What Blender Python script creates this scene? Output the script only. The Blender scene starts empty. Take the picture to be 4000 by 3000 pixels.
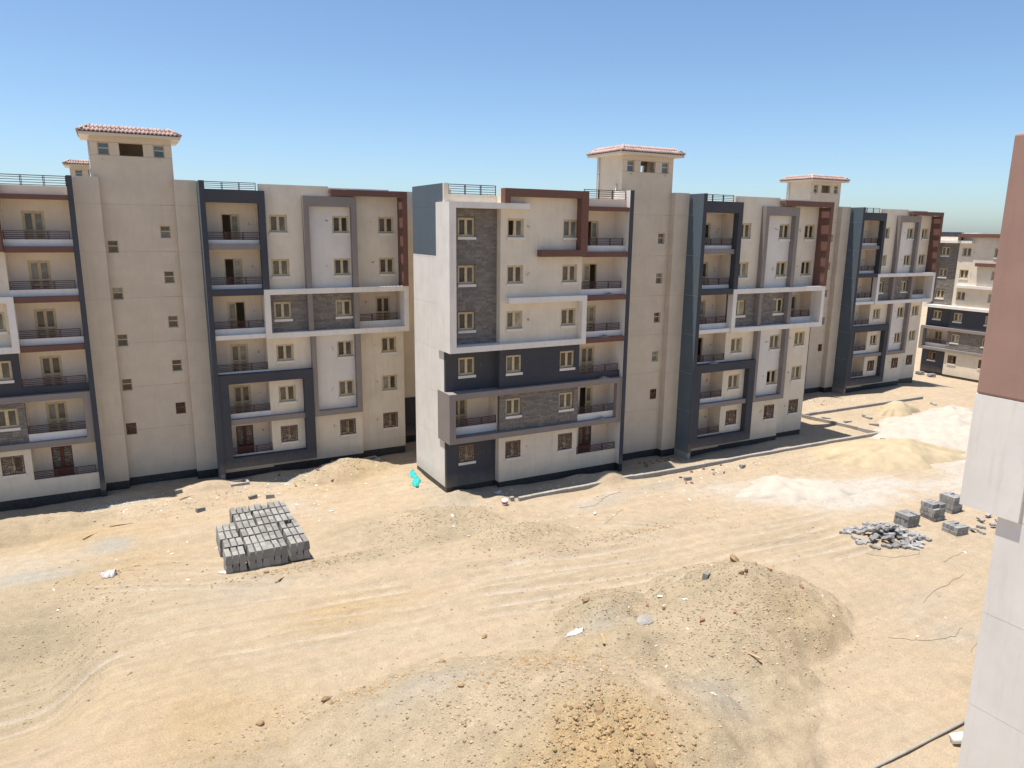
import bpy, bmesh, math, random
import numpy as np
from mathutils import Vector, Matrix, Euler

random.seed(7)
RNG = np.random.default_rng(7)
scene = bpy.context.scene
COL = scene.collection
rad = math.radians

# ------------------------------------------------------------------ camera
CAM = (-22.4595, -42.3779, 16.5931)
PITCH, ROLL, YAW = 0.2099, 0.0119, 0.4959
cam = bpy.data.cameras.new("camera")
cam.sensor_width = 36.0
cam.sensor_fit = 'HORIZONTAL'
cam.lens = 2831.2552 / 4000 * 36.0
cam.clip_end = 8000
cam_o = bpy.data.objects.new("camera", cam)
COL.objects.link(cam_o)
fw = Vector((math.sin(YAW) * math.cos(PITCH), math.cos(YAW) * math.cos(PITCH), -math.sin(PITCH)))
rt = Vector((math.cos(YAW), -math.sin(YAW), 0))
up = rt.cross(fw)
r2 = rt * math.cos(ROLL) + up * math.sin(ROLL)
u2 = -rt * math.sin(ROLL) + up * math.cos(ROLL)
m = Matrix((r2, u2, -fw)).transposed().to_4x4()
m.translation = Vector(CAM)
cam_o.matrix_world = m
scene.camera = cam_o

# ------------------------------------------------------------------ light
SUN = Vector((-0.20, 0.092, 1.0)).normalized()       # direction towards the sun
w = bpy.data.worlds.new("World")
scene.world = w
w.use_nodes = True
nt = w.node_tree
nt.nodes.clear()
sky = nt.nodes.new("ShaderNodeTexSky")
sky.sky_type = 'NISHITA'
sky.sun_disc = False
sky.sun_elevation = math.asin(SUN.z)
sky.sun_rotation = math.atan2(SUN.x, SUN.y)
sky.altitude = 0
sky.air_density = 0.8
sky.dust_density = 0.9
sky.ozone_density = 2.0
bg = nt.nodes.new("ShaderNodeBackground")
bg.inputs[1].default_value = 0.088
wo = nt.nodes.new("ShaderNodeOutputWorld")
tint = nt.nodes.new("ShaderNodeMix")      # slight even white-balance of the sky
tint.data_type = 'RGBA'
tint.blend_type = 'MULTIPLY'
tint.inputs[0].default_value = 1.0
tint.inputs[7].default_value = (.85, .95, 1.0, 1)
nt.links.new(sky.outputs[0], tint.inputs[6])
nt.links.new(tint.outputs[2], bg.inputs[0])
nt.links.new(bg.outputs[0], wo.inputs[0])
sd = bpy.data.lights.new("sun", 'SUN')
sd.energy = 4.0
sd.angle = rad(0.53)
sd.color = (1.0, 0.945, 0.865)
so = bpy.data.objects.new("sun", sd)
COL.objects.link(so)
so.rotation_euler = SUN.to_track_quat('Z', 'Y').to_euler()
so.location = (0, 0, 60)
vs = scene.view_settings
vs.view_transform = 'Standard'
vs.look = 'None'
vs.gamma = 1.0
vs.use_curve_mapping = False
vs.exposure = 0.95
scene.cycles.max_bounces = 8
scene.cycles.diffuse_bounces = 5
scene.cycles.use_adaptive_sampling = True


# ------------------------------------------------------------------ materials
def _n(nt, t, **kw):
    n = nt.nodes.new(t)
    for k, v in kw.items():
        setattr(n, k, v)
    return n


def _mixc(nt, fac, a, b, mode='MIX'):
    n = nt.nodes.new("ShaderNodeMix")
    n.data_type = 'RGBA'
    n.blend_type = mode
    for sock, val in ((n.inputs[0], fac), (n.inputs[6], a), (n.inputs[7], b)):
        if isinstance(val, bpy.types.NodeSocket):
            nt.links.new(val, sock)
        elif isinstance(val, (int, float)):
            sock.default_value = val
        else:
            sock.default_value = (*val, 1)
    return n.outputs[2]


def _noise(nt, vec, scale, detail=4, rough=.55):
    n = nt.nodes.new("ShaderNodeTexNoise")
    n.inputs['Scale'].default_value = scale
    n.inputs['Detail'].default_value = detail
    n.inputs['Roughness'].default_value = rough
    nt.links.new(vec, n.inputs['Vector'])
    return n.outputs['Fac']


def _ramp(nt, fac, a, b):
    n = nt.nodes.new("ShaderNodeMapRange")
    n.inputs[1].default_value = a
    n.inputs[2].default_value = b
    nt.links.new(fac, n.inputs[0])
    return n.outputs[0]


MATS = {}


def mat(name, col, rough=.85, var=.10, vscale=.7, bump=.15, bscale=40, rnd=0.0, stain=0.0, spec=.3):
    if name in MATS:
        return MATS[name]
    M = bpy.data.materials.new(name)
    M.use_nodes = True
    t = M.node_tree
    p = t.nodes["Principled BSDF"]
    p.inputs['Roughness'].default_value = rough
    p.inputs['Specular IOR Level'].default_value = spec
    tc = _n(t, "ShaderNodeTexCoord").outputs['Object']
    c = tuple(col)
    f = _ramp(t, _noise(t, tc, vscale, 6, .6), .3, .7)
    lo = tuple(x * (1 - var) for x in c)
    hi = tuple(min(.95, x * (1 + var)) for x in c)
    out = _mixc(t, f, lo, hi)
    if stain > 0:      # rain streaks / dust: noise stretched along Z
        mp = _n(t, "ShaderNodeMapping")
        mp.inputs['Scale'].default_value = (2.2, 2.2, .22)
        t.links.new(tc, mp.inputs[0])
        s = _ramp(t, _noise(t, mp.outputs[0], 1.6, 5, .65), .52, .8)
        mm = _n(t, "ShaderNodeMath", operation='MULTIPLY')
        t.links.new(s, mm.inputs[0])
        mm.inputs[1].default_value = stain
        out = _mixc(t, mm.outputs[0], out, tuple(x * .62 + .03 for x in c))
    if stain > 0:
        # broad patchiness of plaster and wind-blown sand on the foot of the walls
        pf = _ramp(t, _noise(t, tc, .35, 7, .7), .38, .62)
        out = _mixc(t, pf, _mixc(t, .07, out, (.30, .26, .21)), out)
        sx = _n(t, "ShaderNodeSeparateXYZ")
        t.links.new(tc, sx.inputs[0])
        ad0 = _n(t, "ShaderNodeMath", operation='ADD')
        t.links.new(sx.outputs[2], ad0.inputs[0])
        t.links.new(_noise(t, tc, 2.6, 6, .7), ad0.inputs[1])
        ft = _ramp(t, ad0.outputs[0], .9, -.35)
        fm = _n(t, "ShaderNodeMath", operation='MULTIPLY')
        t.links.new(ft, fm.inputs[0])
        fm.inputs[1].default_value = .45
        out = _mixc(t, fm.outputs[0], out, (.36, .29, .205))
    if rnd > 0:
        oi = _n(t, "ShaderNodeObjectInfo").outputs['Random']
        ge = _n(t, "ShaderNodeNewGeometry").outputs['Random Per Island']
        ad = _n(t, "ShaderNodeMath", operation='ADD')
        t.links.new(oi, ad.inputs[0])
        t.links.new(ge, ad.inputs[1])
        fr = _n(t, "ShaderNodeMath", operation='FRACT')
        t.links.new(ad.outputs[0], fr.inputs[0])
        hs = _n(t, "ShaderNodeMapRange")
        hs.inputs[3].default_value = 1 - rnd
        hs.inputs[4].default_value = 1 + rnd
        t.links.new(fr.outputs[0], hs.inputs[0])
        hv = _n(t, "ShaderNodeHueSaturation")
        t.links.new(hs.outputs[0], hv.inputs['Value'])
        t.links.new(out, hv.inputs['Color'])
        out = hv.outputs[0]
    t.links.new(out, p.inputs['Base Color'])
    if bump > 0:
        b = _n(t, "ShaderNodeBump")
        b.inputs['Strength'].default_value = bump
        b.inputs['Distance'].default_value = .02
        t.links.new(_noise(t, tc, bscale, 3, .6), b.inputs['Height'])
        t.links.new(b.outputs[0], p.inputs['Normal'])
    MATS[name] = M
    return M


mat('beige', (.68, .60, .485), var=.06, stain=.42)
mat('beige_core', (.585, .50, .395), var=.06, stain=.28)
mat('balcony', (.70, .61, .51), var=.05, stain=.25)
mat('white', (.72, .68, .63), var=.04, stain=.42)
mat('panel_white', (.66, .62, .575), var=.04, stain=.22)
mat('navy', (.046, .050, .064), var=.12, stain=.28)
mat('navy_sunlit', (.085, .115, .14), var=.10, stain=.28)  # paler copy of navy, sunlight on the side faces put into the colour
mat('grey', (.235, .205, .19), var=.07, stain=.28)
mat('brown', (.150, .072, .056), var=.08, stain=.28)
mat('terracotta', (.33, .20, .16), var=.08, stain=.42)
mat('joint', (.36, .31, .26), bump=0)
mat('joint_pale', (.30, .34, .37), bump=0)
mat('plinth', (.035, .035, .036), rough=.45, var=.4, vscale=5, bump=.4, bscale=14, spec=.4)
mat('stone', (.20, .178, .158), var=.14, vscale=6, bump=.5, bscale=25, rnd=.20)
mat('stone_back', (.13, .115, .10), bump=.3)
mat('timber', (.54, .435, .265), rough=.6, var=.18, vscale=7, bump=.1)
mat('timber_dark', (.15, .045, .035), rough=.5, var=.2, vscale=6, bump=.1)
mat('sill', (.66, .62, .58), var=.05)
mat('rail', (.065, .028, .030), rough=.45, var=.1, bump=0)
mat('rail_pale', (.34, .36, .38), rough=.45, var=.1, bump=0)
mat('rust', (.11, .042, .025), rough=.7, var=.3, vscale=9, bump=.2)
mat('dark', (.012, .012, .013), bump=0)
mat('tile', (.45, .315, .27), rough=.75, var=.12, vscale=4, bump=.25, rnd=.16)
mat('fascia', (.60, .54, .46), var=.05)
mat('pipe', (.70, .70, .68), rough=.4, bump=0)
mat('roofing', (.52, .47, .40), var=.12)
mat('concrete', (.30, .28, .25), var=.14, vscale=4, bump=.4, bscale=30, rnd=.12)
mat('kerbgrey', (.235, .226, .208), var=.16, vscale=5, bump=.35, bscale=35, rnd=.22)
mat('paver', (.265, .26, .253), var=.14, vscale=5, bump=.35, bscale=30, rnd=.28)
mat('rock', (.30, .20, .11), var=.25, vscale=5, bump=.5, bscale=12, rnd=.30)
mat('pebble', (.30, .235, .155), var=.2, vscale=3, bump=.2, rnd=.30)
mat('clod', (.315, .215, .112), var=.2, vscale=5, bump=.4, bscale=14, rnd=.22)
mat('brickred', (.25, .12, .075), var=.25, vscale=6, rnd=.2)
mat('shard', (.58, .55, .50), var=.08, rnd=.18)
mat('wood', (.36, .26, .15), var=.25, vscale=5)
mat('cloth', (.03, .36, .34), rough=.7, var=.12, vscale=3)
mat('bag', (.55, .50, .48), rough=.6, var=.15, vscale=4)
mat('bagpink', (.62, .45, .44), rough=.6, var=.2, vscale=5)
mat('wire', (.20, .18, .14), bump=0)
mat('bucket_white', (.74, .73, .70), rough=.5, var=.08, vscale=4, bump=0)
mat('red', (.45, .05, .04), rough=.5, bump=0)
mat('whitesand', (.40, .358, .305), var=.12, vscale=1.2, bump=.5, bscale=12)
mat('yellowsand', (.385, .31, .20), var=.14, vscale=1.0, bump=.5, bscale=10)


def glass(name, col, rough=.08, spec=.5):
    M = bpy.data.materials.new(name)
    M.use_nodes = True
    t = M.node_tree
    p = t.nodes["Principled BSDF"]
    tc = _n(t, "ShaderNodeTexCoord").outputs['Object']
    oi = _n(t, "ShaderNodeObjectInfo").outputs['Random']
    f = _ramp(t, _noise(t, tc, 1.6, 3), .35, .65)
    out = _mixc(t, f, tuple(x * .55 for x in col), col)
    hv = _n(t, "ShaderNodeHueSaturation")
    hs = _n(t, "ShaderNodeMapRange")
    hs.inputs[3].default_value = .45
    hs.inputs[4].default_value = 1.5
    t.links.new(oi, hs.inputs[0])
    t.links.new(hs.outputs[0], hv.inputs['Value'])
    t.links.new(out, hv.inputs['Color'])
    t.links.new(hv.outputs[0], p.inputs['Base Color'])
    p.inputs['Roughness'].default_value = rough
    p.inputs['Specular IOR Level'].default_value = spec
    b = _n(t, "ShaderNodeBump")
    b.inputs['Strength'].default_value = .06
    t.links.new(_noise(t, tc, 2.5, 2), b.inputs['Height'])
    t.links.new(b.outputs[0], p.inputs['Normal'])
    MATS[name] = M


glass('glass', (.10, .094, .08))
glass('glass_pale', (.27, .265, .225), .2)
glass('glass_sky', (.10, .11, .12), .05, .9)


# ------------------------------------------------------------------ mesh helpers
def mesh_from(name, verts, faces, m, smooth=False):
    me = bpy.data.meshes.new(name)
    me.from_pydata([tuple(v) for v in verts], [], faces)
    me.materials.append(MATS[m] if isinstance(m, str) else m)
    if smooth:
        me.polygons.foreach_set('use_smooth', [True] * len(me.polygons))
    me.update()
    return me


def link(name, me, parent=None, loc=(0, 0, 0), rot=(0, 0, 0), scale=(1, 1, 1)):
    o = bpy.data.objects.new(name, me)
    COL.objects.link(o)
    o.location = loc
    o.rotation_euler = rot
    o.scale = scale
    if parent:
        o.parent = parent
    return o


def tag(o, label=None, cat=None, group=None, kind=None):
    if label:
        o['label'] = label
    if cat:
        o['category'] = cat
    if group:
        o['group'] = group
    if kind:
        o['kind'] = kind
    return o


def empty(name, loc=(0, 0, 0), rotz=0.0):
    o = bpy.data.objects.new(name, None)
    COL.objects.link(o)
    o.location = loc
    o.rotation_euler = (0, 0, rotz)
    o.empty_display_size = .5
    return o


BF = [(0, 3, 2, 1), (4, 5, 6, 7), (0, 1, 5, 4), (1, 2, 6, 5), (2, 3, 7, 6), (3, 0, 4, 7)]


def boxes_mesh(name, boxes, m):
    V, F = [], []
    for (x0, x1, y0, y1, z0, z1) in boxes:
        b = len(V)
        V += [(x0, y0, z0), (x1, y0, z0), (x1, y1, z0), (x0, y1, z0), (x0, y0, z1), (x1, y0, z1), (x1, y1, z1), (x0, y1, z1)]
        F += [tuple(i + b for i in f) for f in BF]
    return mesh_from(name, V, F, m)


MESHCACHE = {}


SPLIT = {'wall', 'plinth', 'balcony_floor', 'joint_backing', 'parapet', 'end_wall', 'side_wall', 'back_wall', 'roof_slab'}


def boxes(name, bl, m, parent=None, loc=(0, 0, 0), rot=(0, 0, 0)):
    if name in SPLIT and len(bl) > 1:
        return [boxes(name, [b], m, parent, loc, rot) for b in bl]
    key = (name, m, tuple(tuple(round(v, 4) for v in b) for b in bl))
    if key not in MESHCACHE:
        MESHCACHE[key] = boxes_mesh(name, bl, m)
    return link(name, MESHCACHE[key], parent, loc, rot)


def wall(x0, x1, z0, z1, y, m, parent, holes=(), th=.25, name='wall'):
    """a facade wall facing -Y with real openings: holes are (x0,x1,z0,z1)"""
    hs = [h for h in holes if h[1] > x0 and h[0] < x1 and h[3] > z0 and h[2] < z1]
    key = (name, m, x0, x1, z0, z1, y, th, tuple(hs))
    if key in MESHCACHE:
        return link(name, MESHCACHE[key], parent)
    xs = sorted({x0, x1, *[min(max(v, x0), x1) for h in hs for v in h[:2]]})
    zs = sorted({z0, z1, *[min(max(v, z0), z1) for h in hs for v in h[2:]]})
    V, F = [], []

    def solid(i, j):
        if i < 0 or j < 0 or i >= len(xs) - 1 or j >= len(zs) - 1:
            return False
        cx, cz = (xs[i] + xs[i + 1]) / 2, (zs[j] + zs[j + 1]) / 2
        return not any(h[0] < cx < h[1] and h[2] < cz < h[3] for h in hs)

    def q(*p):
        b = len(V)
        V.extend(p)
        F.append((b, b + 1, b + 2, b + 3))
    yb = y + th
    for i in range(len(xs) - 1):
        for j in range(len(zs) - 1):
            if not solid(i, j):
                continue
            a, b, c, d = xs[i], xs[i + 1], zs[j], zs[j + 1]
            q((a, y, c), (b, y, c), (b, y, d), (a, y, d))
            q((a, yb, c), (a, yb, d), (b, yb, d), (b, yb, c))
            if not solid(i - 1, j):
                q((a, y, c), (a, y, d), (a, yb, d), (a, yb, c))
            if not solid(i + 1, j):
                q((b, y, c), (b, yb, c), (b, yb, d), (b, y, d))
            if not solid(i, j - 1):
                q((a, y, c), (a, yb, c), (b, yb, c), (b, y, c))
            if not solid(i, j + 1):
                q((a, y, d), (b, y, d), (b, yb, d), (a, yb, d))
    me = mesh_from(name, V, F, m)
    MESHCACHE[key] = me
    return link(name, me, parent)


# ------------------------------------------------------------------ noise and terrain
_T = RNG.random((256, 256))


def vnoise(x, y):
    x = np.asarray(x, float)
    y = np.asarray(y, float)
    xi = np.floor(x).astype(int)
    yi = np.floor(y).astype(int)
    fx = x - xi
    fy = y - yi
    fx = fx * fx * (3 - 2 * fx)
    fy = fy * fy * (3 - 2 * fy)
    a = _T[xi % 256, yi % 256]
    b = _T[(xi + 1) % 256, yi % 256]
    c = _T[xi % 256, (yi + 1) % 256]
    d = _T[(xi + 1) % 256, (yi + 1) % 256]
    return (a * (1 - fx) + b * fx) * (1 - fy) + (c * (1 - fx) + d * fx) * fy


def fbm(x, y, o=4, g=.5):
    s = 0
    amp = 1
    t = 0
    for k in range(o):
        s = s + amp * vnoise(x * 2 ** k + 17.3 * k, y * 2 ** k + 5.1 * k)
        t += amp
        amp *= g
    return s / t * 2 - 1


def bump_(x, y, cx, cy, rx, ry, h, rot=0.0, p=1.0):
    dx, dy = x - cx, y - cy
    c, s = math.cos(rot), math.sin(rot)
    u = (dx * c + dy * s) / rx
    v = (-dx * s + dy * c) / ry
    r2_ = u * u + v * v
    return h * np.exp(-(r2_ ** p) * 1.2)


def sstep(a, b, t):
    t = np.clip((t - a) / (b - a), 0, 1)
    return t * t * (3 - 2 * t)


BIGM = [  # spoil heaps with an angle-of-repose profile: cx, cy, rx, ry, h, rot
    (2.0, -20.1, 5.4, 4.7, 2.75, .3),
    (-1.4, -22.9, 4.8, 3.3, 1.7, .5),
    (-3.9, -17.6, 3.4, 2.4, 1.25, .3),
    (-5.2, -20.6, 4.2, 2.8, 1.5, .1),
    (-10.3, -23.2, 9.5, 5.1, 2.75, -.45),
    (-7.0, -26.0, 4.0, 3.2, 1.5, 0),
    (-20.6, -20.3, 2.8, 1.7, .6, 0),
    (-6.8, -4.0, 4.9, 2.8, 1.0, -.25),
    (-10.9, -2.8, 3.0, 2.0, .65, .2),
    (-2.9, -8.0, 3.5, 1.9, .85, -.2),
    (-9.0, 8.0, 4.4, 2.3, 1.15, .15),
    (-30.0, 6.0, 6.0, 2.4, 1.0, .1),
]
MOUNDS = [  # small rounded humps: cx, cy, rx, ry, h, rot, power
    (-6.3, 5.2, 2.2, 1.4, .35, .6, 1.2),
    (-18.3, 9.2, 1.7, .9, .55, .0, 1.2),
    (-13.6, 9.6, 2.6, .8, .32, 0, 1.2),
    (-23.2, 9.7, 2.4, .7, .26, 0, 1.2),
    (-3.7, -.6, 1.3, .9, .50, .2, 1.2),
    (-1.7, -2.2, .9, .6, .30, 0, 1.2),
    (7.3, -2.1, 1.5, .95, .80, 0, 1.2),
    (5.6, -.9, 1.7, .8, .45, 0, 1.2),
    (10.5, -1.4, 1.4, .7, .25, 0, 1.2),
    (5.2, -4.8, 2.2, 1.1, .40, 0, 1.2),
    (41.5, 8.5, 3.5, 1.6, .6, 0, 1.2),
    (56.0, 8.3, 3.5, .9, .55, 0, 1.2),
    (45.5, 1.8, 2.2, 1.3, .5, 0, 1.2),
    (13.5, -1.0, 1.6, .6, .3, 0, 1.2),
]


def heap_fields(x, y):
    """height of the spoil heaps and their footprint (0..1)"""
    acc = np.zeros_like(x)
    foot = np.zeros_like(x)
    wob = 1 + .16 * fbm(x / 2.2, y / 2.2, 3) + .05 * fbm(x / .6, y / .6, 2)
    for cx, cy, rx, ry, h, rot in BIGM:
        dx, dy = x - cx, y - cy
        c, s_ = math.cos(rot), math.sin(rot)
        r = np.hypot((dx * c + dy * s_) / rx, (-dx * s_ + dy * c) / ry) * wob
        t = np.clip(1 - np.sqrt(r * r + .02) + .01, 0, 1)
        acc = acc + (h * t ** .95) ** 3
        foot = np.maximum(foot, np.clip(t * 9, 0, 1))
    return acc ** (1 / 3), foot


def tracks(x, y):
    """wheel tracks: >0 pressed groove, <0 pushed-up edge (metres)"""
    ys = y + 12.6 + .10 * (x + 10) + .9 * np.sin((x + 6) / 9.0)
    road = np.exp(-(ys / 3.4) ** 4) * (1 - sstep(14, 24, x)) * sstep(-60, -40, x)
    rut = np.zeros(np.broadcast(x, y).shape)
    for off, wd, am in ((-2.7, .16, .055), (-2.2, .12, .035), (-1.6, .2, .05), (-.9, .14, .03), (-.3, .22, .055), (.4, .13, .04), (1.0, .2, .05), (1.7, .15, .04), (2.4, .2, .05), (3.0, .15, .03)):
        wob = .25 * np.sin(x / 5.3 + off * 3) + .12 * np.sin(x / 2.1 + off * 7)
        e = ys - off - wob
        rut = rut + am * (np.exp(-(e / wd) ** 2) - .6 * np.exp(-((e - 1.8 * wd) / wd) ** 2) - .5 * np.exp(-((e + 1.8 * wd) / wd) ** 2))
    out = 1.9 * rut * road * (.25 + 1.1 * sstep(.25, .75, vnoise(x / 3.1 + 9, y / 2.1)))
    # curved tracks turning towards the blocks
    for r0, am in ((7.0, .045), (7.5, .035), (8.9, .05), (9.4, .035), (10.6, .03)):
        rr = np.hypot(x + 1.5, y + 16.5)
        ang = np.arctan2(y + 16.5, x + 1.5)
        msk = np.exp(-((ang - .95) / .42) ** 2)
        e = rr - r0
        out = out + 2.0 * am * (np.exp(-(e / .15) ** 2) - .6 * np.exp(-((e - .27) / .15) ** 2)) * msk
    for o in (0, .55, 2.0, 2.5, 3.4, 4.1):
        e = (x + 24) * .30 + (y + 4.2) * .95 - o + 1.1 * np.sin((x + 24) / 6)
        msk = np.exp(-(((x + 21.0) / 5.5) ** 2 + ((y + 6.0) / 3.8) ** 2))
        out = out + .09 * (np.exp(-(e / .15) ** 2) - .6 * np.exp(-((e - .27) / .15) ** 2)) * msk
    for o in (0, .5, 1.9, 2.4):
        e = (y + 6.4) - .55 * (x + 9) + .06 * (x + 9) ** 2 - o + 8
        msk = np.exp(-(((x + 8) / 6) ** 2 + ((y + 10) / 2.5) ** 2))
        out = out + .06 * np.exp(-(e / .2) ** 2) * msk
    return out


def ground_h(x, y):
    x = np.asarray(x, float)
    y = np.asarray(y, float)
    near = np.exp(-(((x + 2) / 75) ** 2 + ((y + 8) / 55) ** 2) ** 2)
    z = np.full(np.broadcast(x, y).shape, -1.02)
    z = z - 2.3 * sstep(60, 78, x) * sstep(-30, 0, y + 0 * x)
    z = z + near * (.16 * fbm(x / 7, y / 7, 3) + .07 * fbm(x / 1.9, y / 1.9, 3))
    for cx, cy, rx, ry, h, rot, p in MOUNDS:
        z = z + bump_(x, y, cx, cy, rx, ry, h, rot, p)
    hh, foot = heap_fields(x, y)
    z = z + hh
    # low bank at the left edge, its slope shade painted in soil_mask
    z = z - 1.7 * sstep(-23.8, -27.0, x) * sstep(-3.2, -7.2, y) * (1 - sstep(-11, -17, y))
    # dug-out strips along the facades, bounded by kerb or berm
    for fx0, fx1, fy0, fy1, dp in ((-2.2, 35.5, -2.5, 1.5, .02), (-36, -5.5, 8.9, 12, .08), (37, 62, 7.9, 12, .08)):
        z = z - dp * sstep(fx0 - .8, fx0 + .8, x) * (1 - sstep(fx1 - .6, fx1 + .6, x)) * sstep(fy0 - .5, fy0 + .5, y) * (1 - sstep(fy1 + 1, fy1 + 3, y))
    # spoil ridge along the upper edge of the haul road
    yr = -9.9 - .12 * (x + 6)
    z = z + .22 * np.exp(-((y - yr) / .8) ** 2) * sstep(-15, -11, x) * (1 - sstep(10, 14, x)) * (.6 + .8 * vnoise(x / 1.3, y / 1.3))
    yr2 = -6.2 + .02 * (x + 16)
    z = z + .22 * np.exp(-((y - yr2) / .6) ** 2) * sstep(-20, -18, x) * (1 - sstep(-13, -10, x))
    z = z - tracks(x, y)
    # lumpy soil on the heaps
    z = z + foot * (.13 * fbm(x / .9, y / .9, 3, .6) + .05 * fbm(x / .3 + 40, y / .3, 2))
    cl = bump_(x, y, -10.0, -25.8, 2.6, 2.0, 1)
    z = z + cl * .30 * np.abs(fbm(x / .55, y / .55, 3, .6))
    z = z + near * .012 * fbm(x / .35, y / .35, 2)
    return z


def gz(x, y):
    return float(ground_h(np.array([x]), np.array([y]))[0])


def axis(lo, hi, step, far, g=1.12):
    a = list(np.arange(lo, hi + 1e-6, step))
    s = step
    v = hi
    while v < far:
        s = min(s * g, 120)
        v += s
        a.append(v)
    s = step
    v = lo
    pre = []
    while v > -far:
        s = min(s * g, 120)
        v -= s
        pre.append(v)
    return np.array(pre[::-1] + a)


def soil_mask(x, y):
    """three soil kinds: pale plaster dust, orange sand, grey-brown spoil"""
    n = fbm(x / 2.3, y / 2.3, 4, .6)
    dust = np.zeros_like(x)
    for cx, cy, rx, ry, s, rot in ((18.5, -10.3, 5.6, 3.0, 1.3, -.45), (26, -12.6, 8.0, 2.2, .95, -.3), (36.0, -11.5, 5.0, 3.0, .8, 0), (-28, 1.0, 3.2, 2.6, .25, 0),
                                   (5, -5.2, 3.2, .8, .35, 0), (-14.2, 2.6, 1.5, 1.5, .35, 0), (12, -6, 3, 1.6, .3, 0)):
        dust = dust + s * bump_(x, y, cx, cy, rx, ry, 1, rot, 1.4)
    dust = np.clip(dust * (1 + 1.3 * n + .5 * fbm(x / .8, y / .8, 3)), 0, 1)
    orange = np.zeros_like(x)
    for cx, cy, rx, ry, s in ((-14.5, -11.3, 3.5, 1.6, .8), (-21, -17, 4, 2.6, .55), (-26, 3.5, 5, 1.8, .6), (-23.5, -1.5, 4, 2.5, .4), (-8.7, 6.8, 3, 2, .5), (-3.6, -.3, 1.6, 1.2, .5), (-10.0, -26.0, 3.0, 2.0, 1.2),
                              (3.4, -22.5, 2.2, 1.6, .35), (-8.5, -19.8, 2.5, 1.2, .45), (-24, -13, 5, 2, .35)):
        orange = orange + s * bump_(x, y, cx, cy, rx, ry, 1)
    orange = np.clip(orange * (1 + .6 * n), 0, 1)
    spoil = np.zeros_like(x)
    for cx, cy, rx, ry, s in ((-28.0, -7.0, 4.6, 4.8, 1.3), (-26.6, -1.2, 3.4, 1.3, .75), (-22.9, .6, 1.8, 1.1, .55), (-6.6, -4.4, 4.4, 2.4, .55), (-10, -5.6, 5, 1.8, .55), (-2.5, -8.3, 3.2, 1.6, .6), (3, -9.8, 6, .9, .65),  # first patch paints the left bank's slope darker, as turned from the sun
                              (1.5, -20.4, 4.6, 4.2, .62), (-4, -17.6, 3, 2.2, .6), (-10, -22.5, 5, 4.2, .5), (-15.5, -5.9, 4, 1.1, .8), (-3.5, -.8, 4, 2, .2), (10.5, -4.3, 3, .9, .6),
                              (-21.5, -6.5, 3.4, 2.4, .45), (-17, -19.5, 4, 2, .35)):
        spoil = spoil + s * bump_(x, y, cx, cy, rx, ry, 1, 0, 1.2)
    spoil = np.clip(spoil * .8 * (1 + .8 * n), 0, 1)
    hh, foot = heap_fields(x, y)
    spoil = np.maximum(spoil, foot * np.clip(.66 + .8 * n, 0, 1))
    cement = np.zeros_like(x)
    for cx, cy, rx, ry, s in ((-27.6, -.7, 2.3, .8, 1), (-24.2, 1.7, 1.2, 1.3, .9), (-13.2, -20.2, 2.6, 1.3, .7), (-5.2, -18.8, 1.8, .9, .4), (-4.6, -25.2, 1.6, 1.4, .6), (-4.5, .9, 1.5, 3.0, .45), (-4.6, -1.8, 2.4, 1.2, .5),
                              (10.6, -4.4, 2.6, .6, .9), (-24.5, 8.2, 3.0, .5, .9), (-12.5, 8.0, 3.4, .6, .7), (9.5, -26, 2.4, 1.6, .45), (11, -23.5, 2.6, 1.2, .4), (4, -5.6, 2.4, .6, .5), (-18, -7.3, 2.2, .9, .55)):
        cement = cement + s * bump_(x, y, cx, cy, rx, ry, 1, 0, 1.2)
    tr = tracks(x, y)
    spoil = np.clip(spoil + np.clip(-tr * 13, 0, .75), 0, 1)
    dust = np.clip(dust + np.clip(tr * 4.5, 0, .40), 0, 1)
    cement = np.clip(cement * (1 + 1.2 * n), 0, 1)
    orange = np.clip(orange * (1 - .4 * cement), 0, 1)
    return dust, orange, spoil, cement


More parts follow.
